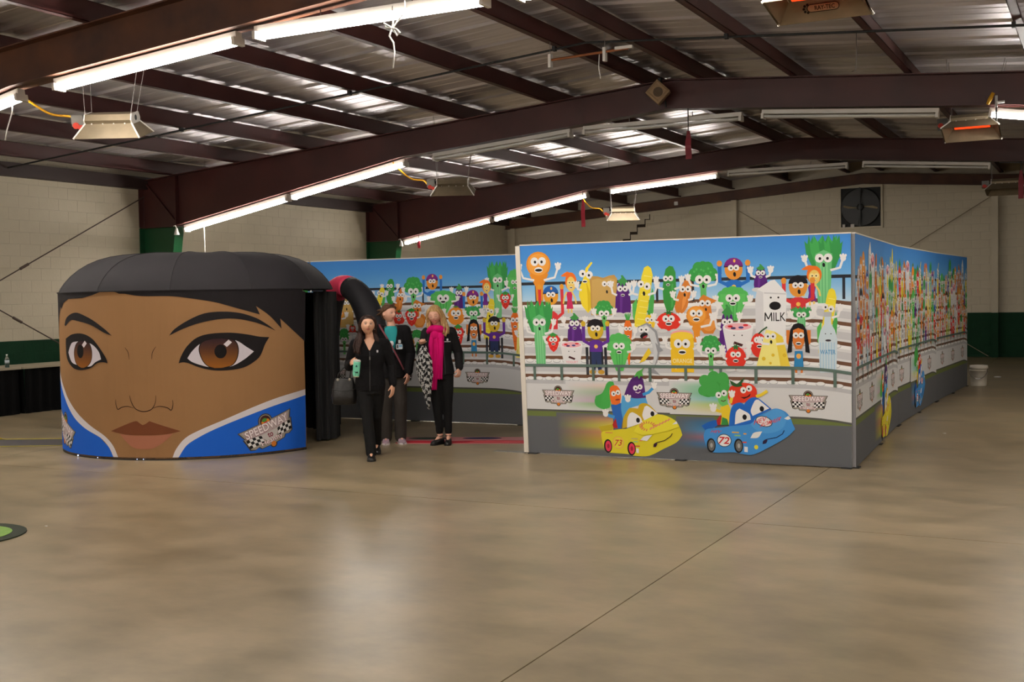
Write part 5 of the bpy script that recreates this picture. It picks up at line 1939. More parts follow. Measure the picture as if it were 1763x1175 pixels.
# exhaust fan in the back wall
fx0, fx1, fz0, fz1 = -6.17, -5.17, 3.345, 4.345
fan = thing('exhaust_fan', 'square black exhaust fan set high in the back wall', 'fan', ((fx0 + fx1) / 2, YB - .05, (fz0 + fz1) / 2))
M_FANB = mat('dark_fan_metal', (34, 36, 36), .5, var=.1, vscale=8)
cxf, czf = (fx0 + fx1) / 2, (fz0 + fz1) / 2
for (a, b, c, d) in ((fx0 - .05, fx1 + .05, fz1, fz1 + .05), (fx0 - .05, fx1 + .05, fz0 - .05, fz0), (fx0 - .05, fx0, fz0, fz1), (fx1, fx1 + .05, fz0, fz1)):
    MB().box((a, YB - .06, c), (b, YB - .008, d)).build('frame', M_CREAM, fan, world=True)
MB().box((fx0, YB - .02, fz0), (fx1, YB - .010, fz1)).build('back_plate', mat('fan_dark_shutter', (20, 22, 22), .7), fan, world=True)
MB().lathe([(.47, 0), (.50, 0), (.50, -.05), (.47, -.05)], (cxf, YB - .022, czf), 40, 'y').build('venturi_ring', M_FANB, fan, smooth=True, world=True)
M_BLADE = mat('pale_fan_blade', (150, 136, 108), .5)  # paler tone, used on every other blade
for k in range(4):
    a = math.radians(12 + 90 * k)
    RB = Matrix.Translation((cxf, YB - .055, czf)) @ Matrix.Rotation(a, 4, 'Y') @ Matrix.Rotation(.5, 4, 'X')
    MB().prism([(.07, -.05), (.30, -.10), (.42, -.09), (.43, .08), (.30, .10), (.07, .05)], -.003, .003).xf(RB).build('blade', M_BLADE if k % 2 == 0 else M_FANB, fan, world=True)
MB().lathe([(0, 0), (.085, 0), (.085, -.11), (.06, -.13), (0, -.13)], (cxf, YB - .03, czf), 20, 'y').build('motor', M_FANB, fan, smooth=True, world=True)
MB().box((cxf - .014, YB - .17, fz0), (cxf + .014, YB - .15, fz1)).build('motor_bracket', M_FANB, fan, world=True)
for x, w in ((fx0 + .08, .03), (fx0 + .3, .045)):
    MB().box((x - w, YB - .10, fz0 - .02), (x + w, YB - .06, fz0 + .07)).build('junction_box', M_HEATW, fan, world=True)
wb2 = thing('wall_junction_box', 'small white electrical box on the back beam near the crack', 'electrical box', (-10.6, YB - .2, 4.2))
MB().rbox((-10.65, YB - .24, 4.14), (-10.55, YB - .222, 4.24), .01, 'y').build('cover', M_WHITE, wb2, world=True)
MB().box((-10.64, YB - .23, 4.15), (-10.56, YB - .15, 4.23)).build('box', M_WHITE, wb2, world=True)
# small floodlight heads on the middle columns
for (x, y, z, lb) in ((-15.05, 15.7, 3.02, 'small white bracket lamp at the top of the nearer green column'), (-14.98, 23.05, 3.04, 'small white bracket lamp at the top of the farther green column')):
    t = thing('bracket_lamp', lb, 'lamp', (x, y, z), 0, 'white bracket lamps on the columns')
    MB().lathe([(0, -.10), (.05, -.10), (.025, 0), (.02, .02), (0, .02)], (x + .03, y, z), 14).build('shade', M_WHITE, t, world=True)
    MB().tube([(x - .04, y, z + .06), (x + .0, y, z + .07), (x + .03, y, z + .02)], .01, 6).build('arm', M_WHITE, t, world=True)

# gas shut-off with yellow fitting beside the right-hand strip light
gv = thing('gas_shutoff', 'yellow gas fitting with white valve handle beside the right strip light', 'valve', (-1.28, 15.70, 4.1))
MB().tube([(-1.30, 15.70, zbot(-1.3) + .12), (-1.29, 15.70, 4.16), (-1.33, 15.70, 4.08), (-1.36, 15.70, 4.02)], [.018, .022, .026, .018], 8).build('fitting', M_HOSE, gv, smooth=True, world=True)
MB().box((-1.27, 15.68, 3.98), (-1.24, 15.72, 4.12)).build('valve_body', M_GREYMETAL, gv, world=True)
MB().box((-1.25, 15.66, 4.02), (-1.16, 15.69, 4.045)).build('handle', M_WHITE, gv, world=True)
MB().tube([(-1.255, 15.70, 3.80), (-1.255, 15.70, 4.0)], .010, 8).build('pipe', M_BLACK, gv, world=True)
# ------------------------------------------------------------------ things on the floor
def table(y0, y1, label):
    t = thing('skirted_table', label, 'table', (-15.3, (y0 + y1) / 2, 0), 0, 'skirted tables along the left wall')
    MB().rbox((-15.66, y0, .70), (-14.92, y1, .735), .02, 'z').build('table_top', mat('pale_table_top', (176, 164, 142), .5), t, world=True)
    n = 60
    for side in (0, 1, 2):
        vs, fs = [], []
        for k in range(n + 1):
            f = k / n
            w = .018 * math.sin(k * 1.25) + .008 * math.sin(k * .41)
            if side == 0:
                p = (-14.95 + w, y0 + .03 + (y1 - y0 - .06) * f)
            else:
                p = (-15.64 + .68 * f, (y0 + .03 if side == 1 else y1 - .03) + w * .5)
            vs += [(p[0], p[1], .004), (p[0] * .999 - .014, p[1], .70)]
        for k in range(n):
            fs.append((2 * k, 2 * k + 2, 2 * k + 3, 2 * k + 1))
        MB().add(vs, fs).build('skirt', mat('black_table_skirt', (11, 11, 12), .9, spec=.1), t, smooth=True, world=True)
    for x in (-15.58, -15.02):
        for y in (y0 + .12, y1 - .12):
            MB().tube([(x, y, 0), (x, y, .70)], .014, 8).build('leg', M_GREYMETAL, t, world=True)
table(9.75, 12.18, 'black-skirted table at the left edge with a water bottle on it')
table(12.22, 14.65, 'black-skirted table partly hidden behind the face tent')

bt = thing('water_bottle', 'clear plastic water bottle standing on the skirted table', 'bottle', (-15.0, 11.98, .735))
def glassy(name, rgb):
    m = mat(name, rgb, .08, trans=.92)
    m.node_tree.nodes['Principled BSDF'].inputs['IOR'].default_value = 1.3
    return m
MB().lathe([(0, .0), (.030, .0), (.033, .01), (.032, .06), (.033, .065), (.032, .12), (.030, .14), (.014, .175), (.0125, .19), (0, .19)], (0, 0, 0), 20).build('bottle_body', glassy('clear_plastic', (226, 236, 240)), bt, smooth=True)
MB().lathe([(0.0335, .07), (.034, .07), (.034, .115), (.0335, .115)], (0, 0, 0), 20).build('label', mat('pale_bottle_label', (196, 206, 214), .5), bt, smooth=True)
MB().lathe([(0, .188), (.0145, .188), (.0145, .206), (0, .206)], (0, 0, 0), 16).build('cap', M_WHITE, bt)

bk = thing('bucket', 'white plastic bucket on the floor at the far end of the mural', 'bucket', (-2.00, 21.42, 0))
M_BUCK = mat('white_bucket_plastic', (218, 210, 196), .45)
MB().lathe([(0, .0), (.125, .0), (.13, .012), (.145, .30), (.155, .30), (.155, .335), (.148, .36), (.14, .36), (.122, .02), (0, .02)], (0, 0, 0), 28).build('pail', M_BUCK, bk, smooth=True)
MB().lathe([(.147, .27), (.158, .27), (.158, .28), (.147, .28)], (0, 0, 0), 28).build('ridge', M_BUCK, bk, smooth=True)
hp = [(.15 * math.cos(q) * 1.02, -.15 * .35 - .12 * math.sin(q) * .3 - .06, .30 - .17 * math.sin(q)) for q in [PI * k / 12 for k in range(13)]]
MB().tube(hp, .004, 6).build('handle', M_WIRE, bk)
MB().tube([hp[5], hp[6], hp[7]], .010, 8).build('grip', M_WHITE, bk)

# floor game mat behind the women
gm = thing('game_mat', 'long red and pink printed floor mat behind the women', 'mat', (-6.6, 11.75, 0), math.radians(20))
ga = Art()
def gS(x, z, off):
    l, rz = FRAME[gm.name]
    return l + Matrix.Rotation(rz, 3, 'Z') @ Vector((x, z, .006 + off))
MB().rbox((-.95, -.28, 0), (1.05, .30, .006), .06, 'z').build('sheet', mat('pink_floor_mat', (190, 116, 118), .6), gm)
ga.grp = 'printed_red_track'
ga.poly([(-.93, -.26), (1.0, -.27), (1.0, -.06), (.3, -.02), (-.3, -.08), (-.93, -.05)], (190, 34, 52))
ga.poly([(-.1, -.22), (.5, -.24), (.6, -.12), (0, -.10)], (214, 90, 96))
ga.grp = 'printed_patches'
ga.ell(-.62, .17, .26, .10, (44, 62, 50))
ga.ell(.02, .18, .24, .09, (40, 50, 86))
ga.ell(.78, .17, .24, .09, (150, 140, 44))
ga.build(gm, gS)
# second wall foot rail
fr_ = thing('floor_runner', 'grey runner with yellow edge lines and a curled end behind the face tent', 'mat', (-12.6, 9.5, 0))
A, B, Cc, D = Vector((-13.6, 8.30, 0)), Vector((-10.6, 9.86, 0)), Vector((-10.9, 10.46, 0)), Vector((-14.15, 9.02, 0))
def runner(u0, u1, v0, v1, z0, z1, m, name, n=24):
    rings = []
    for k in range(n + 1):
        u = u0 + (u1 - u0) * k / n
        lo, hi = A.lerp(B, u), D.lerp(Cc, u)
        c = 0.0
        rings.append([lo.lerp(hi, v0) + Vector((0, 0, z0)), lo.lerp(hi, v1) + Vector((0, 0, z0)), lo.lerp(hi, v1) + Vector((0, 0, z1)), lo.lerp(hi, v0) + Vector((0, 0, z1))])
    MB().rings(rings, True).build(name, m, fr_, world=True)
M_YEL = mat('yellow_tape', (206, 190, 44), .5)
runner(0, 1, 0, 1, 0, .004, mat('grey_runner_mat', (84, 80, 82), .7), 'sheet')
runner(0, 1, .0, .05, .0045, .006, M_YEL, 'edge_line')
runner(.0, 1, .93, 1, .0045, .006, M_YEL, 'edge_line')
cv = []
for k in range(9):
    q = k / 8
    cv.append([D.lerp(Cc, .50 + .02 * q) + Vector((-.10 * q, .03, .01 + .06 * q * q)), D.lerp(Cc, .58 - .02 * q) + Vector((-.08 * q, -.12, .01 + .06 * q * q)), D.lerp(Cc, .58 - .02 * q) + Vector((-.08 * q, -.12, .016 + .06 * q * q)), D.lerp(Cc, .50 + .02 * q) + Vector((-.10 * q, .03, .016 + .06 * q * q))])
MB().rings(cv, True).build('curled_corner', M_YEL, fr_, world=True)

# leaf-shaped green mat at the left edge
lm = thing('leaf_mat', 'green oval floor mat with a dark green border at the left edge', 'mat', (-7.62, 5.48, 0), math.radians(27.5))
def oval(a, b, n=40):
    return [(a * math.copysign(abs(math.cos(2 * PI * k / n)) ** .9, math.cos(2 * PI * k / n)), b * math.copysign(abs(math.sin(2 * PI * k / n)) ** .95, math.sin(2 * PI * k / n))) for k in range(n)]
MB().prism(oval(.60, .46), 0, .010, 'z').build('border', mat('dark_green_mat', (34, 44, 28), .85, var=.1, vscale=30), lm)
MB().prism(oval(.50, .36), .010, .013, 'z').build('centre', mat('light_green_mat', (122, 172, 70), .85, rgb2=(150, 182, 96), vscale=9), lm)
lm.location = (-7.63, 5.47, 0)

# scraps on the floor
for x, y, r, c, lb in ((-8.05, 3.9, .012, (214, 206, 196), 'white paper scrap lying on the open floor at left'), (-7.2, 6.05, .010, (230, 226, 220), 'tiny white scrap on the floor right of the green mat'),
                       (-1.70, 14.2, .016, (226, 222, 214), 'white scrap on the floor right of the mural row'), (-1.85, 23.4, .05, (190, 186, 180), 'crumpled pale litter by the dark green back wall')):
    t = thing('floor_scrap', lb, 'litter', (x, y, 0), 0, 'bits of litter on the floor')
    MB().ball((0, 0, r * .35), r * 1.4, r, r * .35, 8, 5).build('paper', mat('scrap_%d' % c[0], c, .8), t)
# grey base strip lying beside the mural's left foot
bs = thing('floor_strip', 'thin grey plate on the floor at the left foot of the car mural', 'plate', (-5.75, 11.02, 0))
MB().box((-5.98, 10.99, 0), (-5.60, 11.07, .008)).build('plate', M_GREYMETAL, bs, world=True)
# ------------------------------------------------------------------ people
V = Vector
def limb(mb, pts, rad, n=12):
    pts = [V(p) for p in pts]
    # resample smoothly between joints
    P, Rr = [], []
    for i in range(len(pts) - 1):
        for s in range(5):
            f = s / 5
            P.append(pts[i].lerp(pts[i + 1], f))
            Rr.append(rad[i] * (1 - f) + rad[i + 1] * f)
    P.append(pts[-1])
    Rr.append(rad[-1])
    mb.tube(P, Rr, n)
    for p, r in zip(pts, rad):
        mb.ball(p, r * .99, n=n, m=8)

def hand(mb, wrist, d, w, curl=.35, s=1.0, spread=.06, thumb_curl=.6):
    """d: towards the fingertips, w: towards the thumb; palm faces d x w"""
    d = V(d).normalized()
    w = V(w)
    w = (w - d * w.dot(d)).normalized()
    n = d.cross(w).normalized()
    M = Matrix((w, d, n)).transposed()
    c = V(wrist) + d * (.048 * s)
    mb.ball(c, .038 * s, .050 * s, .016 * s, 14, 8, M)
    mb.ball(V(wrist) + d * .01, .024 * s, .028 * s, .019 * s, 12, 8, M)
    base = V(wrist) + d * (.085 * s)
    for k, (off, L) in enumerate(((.029, .066), (.010, .074), (-.009, .068), (-.027, .054))):
        p = base + w * (off * s) - d * (.004 * abs(k - 1) * s)
        dd = (d + w * (spread * (off / .03))).normalized()
        pts = [p - dd * .02 * s, p]
        ang = curl * .7
        for seg in (.46, .30, .24):
            ax = dd * math.cos(ang) + n * math.sin(ang)
            p = p + ax * (L * seg * s)
            pts.append(p)
            ang += curl
        mb.tube(pts, [.0085 * s, .0088 * s, .0082 * s, .0075 * s, .0058 * s], 8)
        mb.ball(pts[-1], .0058 * s, n=8, m=6)
    # thumb leaves the side of the palm near its base
    p = V(wrist) + d * (.022 * s) + w * (.026 * s)
    sg = 1.0 if curl >= 0 else -1.0
    ax = (d * .80 + w * .52 + n * .30 * sg).normalized()
    pts = [p - ax * .015 * s, p]
    for k, seg in enumerate((.034, .028)):
        a2 = (ax + (d * .6 + n * .6 * sg) * (thumb_curl * (k + .3))).normalized()
        p = p + a2 * seg * s
        pts.append(p)
    mb.tube(pts, [.0125 * s, .0115 * s, .0095 * s, .0065 * s], 8)
    mb.ball(pts[-1], .0065 * s, n=8, m=6)

def head_matrix(c, yaw, pitch, roll):
    return Matrix.Translation(c) @ Matrix.Rotation(yaw, 4, 'Z') @ Matrix.Rotation(roll, 4, 'Y') @ Matrix.Rotation(pitch, 4, 'X')

def gauss(x, s):
    return math.exp(-(x / s) ** 2)

def head_point(x, y, z):
    """unit direction -> point of a woman's head; the face looks along -y"""
    a, b, c = .077, .092, .103
    px, py, pz = x * a, y * b, z * c
    front = max(0.0, -y)
    if z < 0:
        px *= 1 - .34 * (-z) ** 1.5
        py *= 1 - (.30 if y > 0 else .10) * (-z) ** 1.5
    if z > .2:
        py *= 1 - .06 * (z - .2)
    o = 0.0
    if y < 0:
        zz = pz
        o += .020 * gauss(px, .010) * gauss(zz + .026, .016) + .010 * gauss(px, .009) * gauss(zz + .008, .018)
        o -= .0075 * (gauss(px - .029, .014) + gauss(px + .029, .014)) * gauss(zz - .002, .011)
        o += .004 * (gauss(px - .028, .02) + gauss(px + .028, .02)) * gauss(zz - .020, .010)
        o += .005 * gauss(px, .020) * gauss(zz + .053, .008)
        o -= .003 * gauss(px, .02) * gauss(zz + .066, .006)
        o += .006 * gauss(px, .02) * gauss(zz + .084, .016)
        o += .004 * (gauss(px - .038, .018) + gauss(px + .038, .018)) * gauss(zz + .030, .02)
    return V((px, py - o, pz))

def head(mb, M, sc=1.0):
    n, m = 56, 40
    rings = []
    for j in range(m + 1):
        t = -PI / 2 + PI * j / m
        q = []
        for i in range(n):
            a = 2 * PI * i / n
            ct = max(math.cos(t), 2e-3)
            q.append(M @ (head_point(ct * math.cos(a), ct * math.sin(a), math.sin(t)) * sc))
        rings.append(q)
    mb.rings(rings, True)
    for k in (-1, 1):
        mb.ball(M @ V((k * .076 * sc, .008 * sc, -.012 * sc)), .011, .018, .028, 10, 8, M.to_3x3().normalized())

M_EYEW = mat('eye_white', (232, 226, 220), .3)
M_EYED = mat('eye_dark', (46, 30, 24), .3)
M_LIPS = mat('rose_lips', (186, 92, 92), .45)
M_TEETH = mat('teeth', (240, 234, 226), .35)
def face_marks(body, M, sc, brow, smile=0.0, closed=False):
    Q = M.to_3x3().normalized()
    def at(px, pz, lift):
        x, z = px / .077, pz / .103
        y = -math.sqrt(max(0.0, 1 - x * x - z * z))
        return M @ ((head_point(x, y, z) + V((0, -lift, 0))) * sc)
    for k in (-1, 1):
        if not closed:
            MB().ball(at(k * .029, .001, -.001), .0125 * sc, .005, .0062 * sc, 12, 8, Q).build('eye', M_EYEW, body, smooth=True)
            MB().ball(at(k * .029, .001, .003), .0056 * sc, .003, .0058 * sc, 10, 6, Q).build('iris', M_EYED, body, smooth=True)
        MB().tube([at(k * .016, .001 if not closed else -.004, .003), at(k * .023, .0075 if not closed else -.006, .0045), at(k * .031, .008 if not closed else -.006, .0045), at(k * .042, .002 if not closed else -.002, .002)], .0018 * sc, 6).build('eyelash', M_EYED, body)
        MB().tube([at(k * .014, .020, .002), at(k * .026, .025, .002), at(k * .038, .023, .001), at(k * .046, .017, .001)], [.0022, .0028, .0024, .0012], 6, True, .6).build('eyebrow', brow, body)
    w = .021 + .006 * smile
    up = .006 * smile
    MB().tube([at(-w, -.052 + up, -.001), at(-w * .5, -.0495, .0015), at(0, -.051, .002), at(w * .5, -.0495, .0015), at(w, -.052 + up, -.001)], [.0012, .0034, .0036, .0034, .0012], 8).build('upper_lip', M_LIPS, body, smooth=True)
    MB().tube([at(-w, -.053 + up, -.001), at(-w * .5, -.059, .001), at(0, -.0615, .0018), at(w * .5, -.059, .001), at(w, -.053 + up, -.001)], [.0012, .0036, .0044, .0036, .0012], 8).build('lower_lip', M_LIPS, body, smooth=True)
    if smile > .4:
        MB().tube([at(-w * .75, -.0535 + up * .5, .0008), at(0, -.0555, .003), at(w * .75, -.0535 + up * .5, .0008)], [.001, .0034, .001], 8).build('teeth', M_TEETH, body, smooth=True)

def hair_strands(mb, M, paths, r, rnd, per=6, jit=.012):
    """bundles of tapering locks along guide paths (head coordinates)"""
    for path in paths:
        for k in range(per):
            j = V((rnd.uniform(-jit, jit), rnd.uniform(-jit, jit), rnd.uniform(-jit, jit) * .5))
            ph = rnd.uniform(0, 6)
            pts = []
            n = len(path)
            fine = []
            for i in range(n - 1):
                a, b = V(path[i]), V(path[i + 1])
                for s in range(4):
                    fine.append(a.lerp(b, s / 4))
            fine.append(V(path[-1]))
            N = len(fine)
            rr = []
            for i, p in enumerate(fine):
                f = i / (N - 1)
                wv = V((math.sin(ph + f * 9) * .006 * f, math.cos(ph + f * 8) * .006 * f, 0))
                pts.append(M @ (p + j * (.4 + .8 * f) + wv))
                rr.append(r * min(1.0, .25 + 4 * f) * (1.0 - .75 * f ** 2) * rnd.uniform(.85, 1.1))
            mb.tube(pts, rr, 7)

def hair_material(name, a, b):
    m = bpy.data.materials.new(name)
    m.use_nodes = True
    nt = m.node_tree
    p = nt.nodes['Principled BSDF']
    tc = nt.nodes.new('ShaderNodeTexCoord')
    mp = nt.nodes.new('ShaderNodeMapping')
    mp.inputs['Scale'].default_value = (60, 60, 5)
    nt.links.new(tc.outputs['Object'], mp.inputs['Vector'])
    n = nt.nodes.new('ShaderNodeTexNoise')
    n.inputs['Scale'].default_value = 2.0
    n.inputs['Detail'].default_value = 4
    nt.links.new(mp.outputs['Vector'], n.inputs['Vector'])
    r = nt.nodes.new('ShaderNodeValToRGB')
    r.color_ramp.elements[0].color = lin(a)
    r.color_ramp.elements[1].color = lin(b)
    r.color_ramp.elements[0].position = .35
    r.color_ramp.elements[1].position = .65
    nt.links.new(n.outputs['Fac'], r.inputs['Fac'])
    nt.links.new(r.outputs['Color'], p.inputs['Base Color'])
    p.inputs['Roughness'].default_value = .55
    p.inputs['Specular IOR Level'].default_value = .25
    bp = nt.nodes.new('ShaderNodeBump')
    bp.inputs['Strength'].default_value = .6
    bp.inputs['Distance'].default_value = .004
    nt.links.new(n.outputs['Fac'], bp.inputs['Height'])
    nt.links.new(bp.outputs['Normal'], p.inputs['Normal'])
    return m

M_SKIN = mat('fair_skin', (226, 172, 142), .5, var=.04, vscale=9)
M_SKIN2 = mat('fair_rosy_skin', (222, 168, 144), .5, var=.04, vscale=9)
M_FLEECE = mat('black_fleece', (21, 20, 22), .9, bump=.5, bscale=90, spec=.15)
M_JACKET = mat('black_knit_jacket', (24, 23, 25), .8, bump=.4, bscale=60, spec=.2)
M_PANTS = mat('black_trousers', (18, 18, 19), .8, bump=.2, bscale=40, spec=.2)
M_GREYPANTS = mat('dark_grey_trousers', (54, 49, 46), .8, var=.12, vscale=6, bump=.2, bscale=30, spec=.2)
M_BOOT = mat('black_leather', (17, 16, 17), .4)
M_TEAL = mat('teal_shirt', (18, 142, 146), .75)
M_LOGOW = mat('white_embroidery', (212, 212, 216), .7)

def torso_body(mb, J, k=1.0):
    mb.ell([(J['pel'][0], J['pel'][1], J['pel'][2] - .06, .135 * k, .095 * k), (J['pel'][0], J['pel'][1], J['pel'][2] + .03, .150 * k, .105 * k), (J['waist'][0], J['waist'][1], J['waist'][2], .115 * k, .085 * k), (J['chest'][0], J['chest'][1], J['chest'][2], .140 * k, .098 * k), (J['neck'][0], J['neck'][1], J['neck'][2] - .06, .135 * k, .075 * k), (J['neck'][0], J['neck'][1], J['neck'][2] - .012, .075 * k, .058 * k), (J['neck'][0], J['neck'][1], J['neck'][2] + .01, .05 * k, .05 * k)])

def make_body(t, J, M, hands, skin, sc=1.0):
    mb = MB()
    torso_body(mb, J)
    hc = M.translation
    limb(mb, [J['neck'] + V((0, 0, -.04)), J['neck'] + V((0, 0, .03)), hc + V((0, .014, -.045))], [.060, .047, .046])
    for s in 'ab':
        limb(mb, [J['neck'] + V((0, .005, -.045)), J['sh' + s]], [.05, .046])
        limb(mb, [J['sh' + s], J['el' + s], J['wr' + s]], [.044, .036, .024])
        limb(mb, [J['hip' + s], J['kn' + s], J['an' + s]], [.078, .050, .034])
        limb(mb, [J['an' + s], J['an' + s].lerp(J['toe' + s], .75)], [.028, .013])
    for h in hands:
        hand(mb, **h)
    head(mb, M, sc)
    return blend(mb, 'body', skin, t, .0048, 2)

def sleeve(mb, J, s, r0=.066, r1=.056, r2=.043, cuff=.93):
    w = J['el' + s].lerp(J['wr' + s], cuff)
    limb(mb, [J['neck'] + V((0, .01, -.055)), J['sh' + s]], [.062, r0])
    limb(mb, [J['sh' + s], J['sh' + s].lerp(J['el' + s], .5), J['el' + s], J['el' + s].lerp(J['wr' + s], .5), w], [r0, r0 * .95, r1, r1 * .88, r2])

def trousers(mb, J, rk, ra, top, hem=.0):
    mb.ell([(J['pel'][0], J['pel'][1], J['pel'][2] - .10, .150, .115), (J['pel'][0], J['pel'][1], J['pel'][2] + .02, .160, .118), (J['waist'][0], J['waist'][1], top, .128, .098)])
    for s in 'ab':
        a = J['an' + s] + (J['kn' + s] - J['an' + s]).normalized() * hem
        limb(mb, [J['hip' + s], J['hip' + s].lerp(J['kn' + s], .55), J['kn' + s], J['kn' + s].lerp(a, .5), a], [.092, .080, rk, (rk + ra) / 2, ra])

def shoe(t, an, toe, m, name, sole=None, h=.07, w=.043, low=False):
    an, toe = V(an), V(toe)
    d = V((toe.x - an.x, toe.y - an.y, 0))
    d.normalize()
    side = V((-d.y, d.x, 0))
    heel = an - d * .055
    L = (V((toe.x, toe.y, 0)) - V((heel.x, heel.y, 0))).length + .03
    dz = (toe.z - .02) - (an.z - h)
    rings = []
    for f, ww, hh in ((0, .6, .70), (.06, .85, .95), (.25, .95, 1.0), (.45, .92, .72), (.65, 1.05, .55), (.85, .95, .45), (.96, .6, .34), (1.0, .25, .2)):
        if low:
            hh = min(hh, .62)
        c = V((heel.x, heel.y, an.z - h)) + d * (L * f) + V((0, 0, dz * f))
        H = h * 1.35 * hh
        ring = []
        for i in range(14):
            a = 2 * PI * i / 14
            x, z = math.cos(a), math.sin(a)
            zz = H * .5 * (1 + math.copysign(abs(z) ** .7, z))
            ring.append(c + side * (w * ww * math.copysign(abs(x) ** .8, x)) + V((0, 0, zz)))
        rings.append(ring)
    o = MB().rings(rings, True).build(name, m, t, smooth=True)
    if sole is not None:
        rr = []
        for f, ww in ((0, .6), (.08, .9), (.4, .95), (.7, 1.08), (.9, .95), (1.0, .4)):
            c = V((heel.x, heel.y, an.z - h)) + d * (L * f) + V((0, 0, dz * f))
            rr.append([c + side * (w * 1.06 * ww) + V((0, 0, -.002)), c + side * (w * 1.06 * ww) + V((0, 0, .018)), c - side * (w * 1.06 * ww) + V((0, 0, .018)), c - side * (w * 1.06 * ww) + V((0, 0, -.002))])
        MB().rings(rr, True).build('sole', sole, o)
    return o

def badge_patch(t, c, w, h, m, name, yaw=0.0):
    Mx = Matrix.Translation(c) @ Matrix.Rotation(yaw, 4, 'Z')
    return MB().rbox((-w / 2, -.003, -h / 2), (w / 2, .003, h / 2), min(w, h) * .2, 'y').xf(Mx).build(name, m, t)

# ---- woman in front, walking, mint cup in hand
def jset(**k):
    return {a: V(b) for a, b in k.items()}
W1 = (-6.963, 10.072)
t1 = thing('person', 'woman in black fleece jacket walking forward with a mint green cup', 'person', (W1[0], W1[1], 0), math.radians(33), 'women standing by the mural')
J = jset(pel=(.0, .03, .80), waist=(.0, .03, .97), chest=(.005, .015, 1.12), neck=(.005, .03, 1.285),
         sha=(-.150, .03, 1.235), ela=(-.225, .10, 1.00), wra=(-.196, -.105, 1.045),
         shb=(.165, .03, 1.235), elb=(.232, .075, 1.00), wrb=(.246, .00, .80),
         hipa=(-.07, .03, .80), hipb=(.075, .03, .80), kna=(-.035, -.06, .46), ana=(.0, -.13, .075), toea=(.005, -.27, .02),
         knb=(.055, .08, .45), anb=(.045, .36, .125), toeb=(.05, .235, .03))
Mh = head_matrix(V((-.012, -.005, 1.445)), .10, -.16, .04)
t1.scale = (.982, .982, .982)
cup_c = V((-.142, -.190, .900)) * .982
body = make_body(t1, J, Mh, [dict(wrist=J['wra'], d=(.22, -.93, .22), w=(.25, .1, .95), curl=-.75, s=.98, spread=.05, thumb_curl=.2),
                             dict(wrist=J['wrb'], d=(-.05, -.12, -.99), w=(-.45, -.9, .1), curl=.30, s=1.0)], M_SKIN, .99)
face_marks(body, Mh, .99, mat('dark_brow', (48, 32, 26), .7), .15)
def vneck(z0, z1, w, cx=0.0, yf=-.02):
    return lambda c: c.y < yf and z0 < c.z < z1 + .06 and abs(c.x - cx) < w * (c.z - z0) / (z1 - z0)
mb = MB()
mb.ell([(0, .03, .735, .158, .125), (0, .03, .80, .168, .130), (0, .03, .97, .145, .112), (.005, .015, 1.12, .160, .122), (.005, .025, 1.215, .155, .095), (.005, .03, 1.262, .10, .075), (.005, .035, 1.300, .072, .066)])
sleeve(mb, J, 'a')
sleeve(mb, J, 'b', cuff=.97)
jk = blend(mb, 'jacket', M_FLEECE, t1, .006, 3, vneck(1.165, 1.29, .062, .005, .012))
MB().tube([(.005, -.108, 1.165), (.006, -.112, 1.10), (.004, -.092, .97), (.0, -.106, .80), (.0, -.102, .74)], .0045, 6).build('zip', mat('grey_zip', (70, 68, 70), .4, metal=.5), jk)
MB().box((.001, -.118, 1.075), (.011, -.110, 1.11)).build('zip_pull', M_GREYMETAL, jk)
badge_patch(jk, V((.088, -.098, 1.165)), .018, .026, M_LOGOW, 'embroidered_logo', .35)
mb = MB()
trousers(mb, J, .062, .058, .93)
blend(mb, 'trousers', M_PANTS, t1, .009, 3)
shoe(t1, J['ana'] + V((0, 0, -.004)), J['toea'], M_BOOT, 'boot', M_BOOT)
shoe(t1, J['anb'], J['toeb'], M_BOOT, 'boot', M_BOOT)
rnd = random.Random(1)
HM = Mh
mb = MB()
mb.ball(HM @ V((0, .028, .020)), .084, .084, .096, 24, 16, HM.to_3x3())
mb.ball(HM @ V((0, .010, .062)), .076, .082, .050, 24, 16, HM.to_3x3())
mb.ball(HM @ V((0, .055, -.03)), .066, .062, .10, 20, 14, HM.to_3x3())
for k in (-1, 1):
    limb(mb, [HM @ V((k * .055, .0, .06)), HM @ V((k * .074, .02, .0)), HM @ V((k * .076, .045, -.08)), HM @ V((k * .085, .06, -.15))], [.026, .022, .026, .028])
hair1 = blend(mb, 'hair', hair_material('dark_brown_hair', (24, 15, 12), (58, 34, 26)), t1, .006, 2)
mb = MB()
paths = [[(k * .03, -.045, .098), (k * .066, -.04, .055), (k * .080, .0, -.01), (k * .082, .03, -.09), (k * .09, .045, -.16)] for k in (-1, 1)]
paths += [[(-.075, .01, -.06), (-.095, -.01, -.15), (-.115, -.085, -.23), (-.12, -.115, -.31)], [(-.07, .0, -.08), (-.085, -.045, -.17), (-.10, -.105, -.25), (-.105, -.125, -.33)],
          [(-.08, .03, -.07), (-.12, .0, -.16), (-.145, -.06, -.24), (-.14, -.09, -.31)], [(.075, .03, -.07), (.10, .03, -.15), (.12, .02, -.22), (.13, .02, -.27)],
          [(.07, .05, -.08), (.08, .09, -.2), (.08, .12, -.3)], [(-.02, .09, -.06), (-.02, .13, -.2), (-.02, .135, -.32)], [(-.08, .07, -.08), (-.09, .12, -.2), (-.09, .13, -.3)]]
hair_strands(mb, HM, paths, .017, rnd, 7, .014)
mb.build('hair_locks', hair1.data.materials[0], hair1, smooth=True)
for k in (-1, 1):
    MB().ball(HM @ V((k * .075, .002, -.042)), .005, n=8, m=6).build('earring', M_WHITE, body)
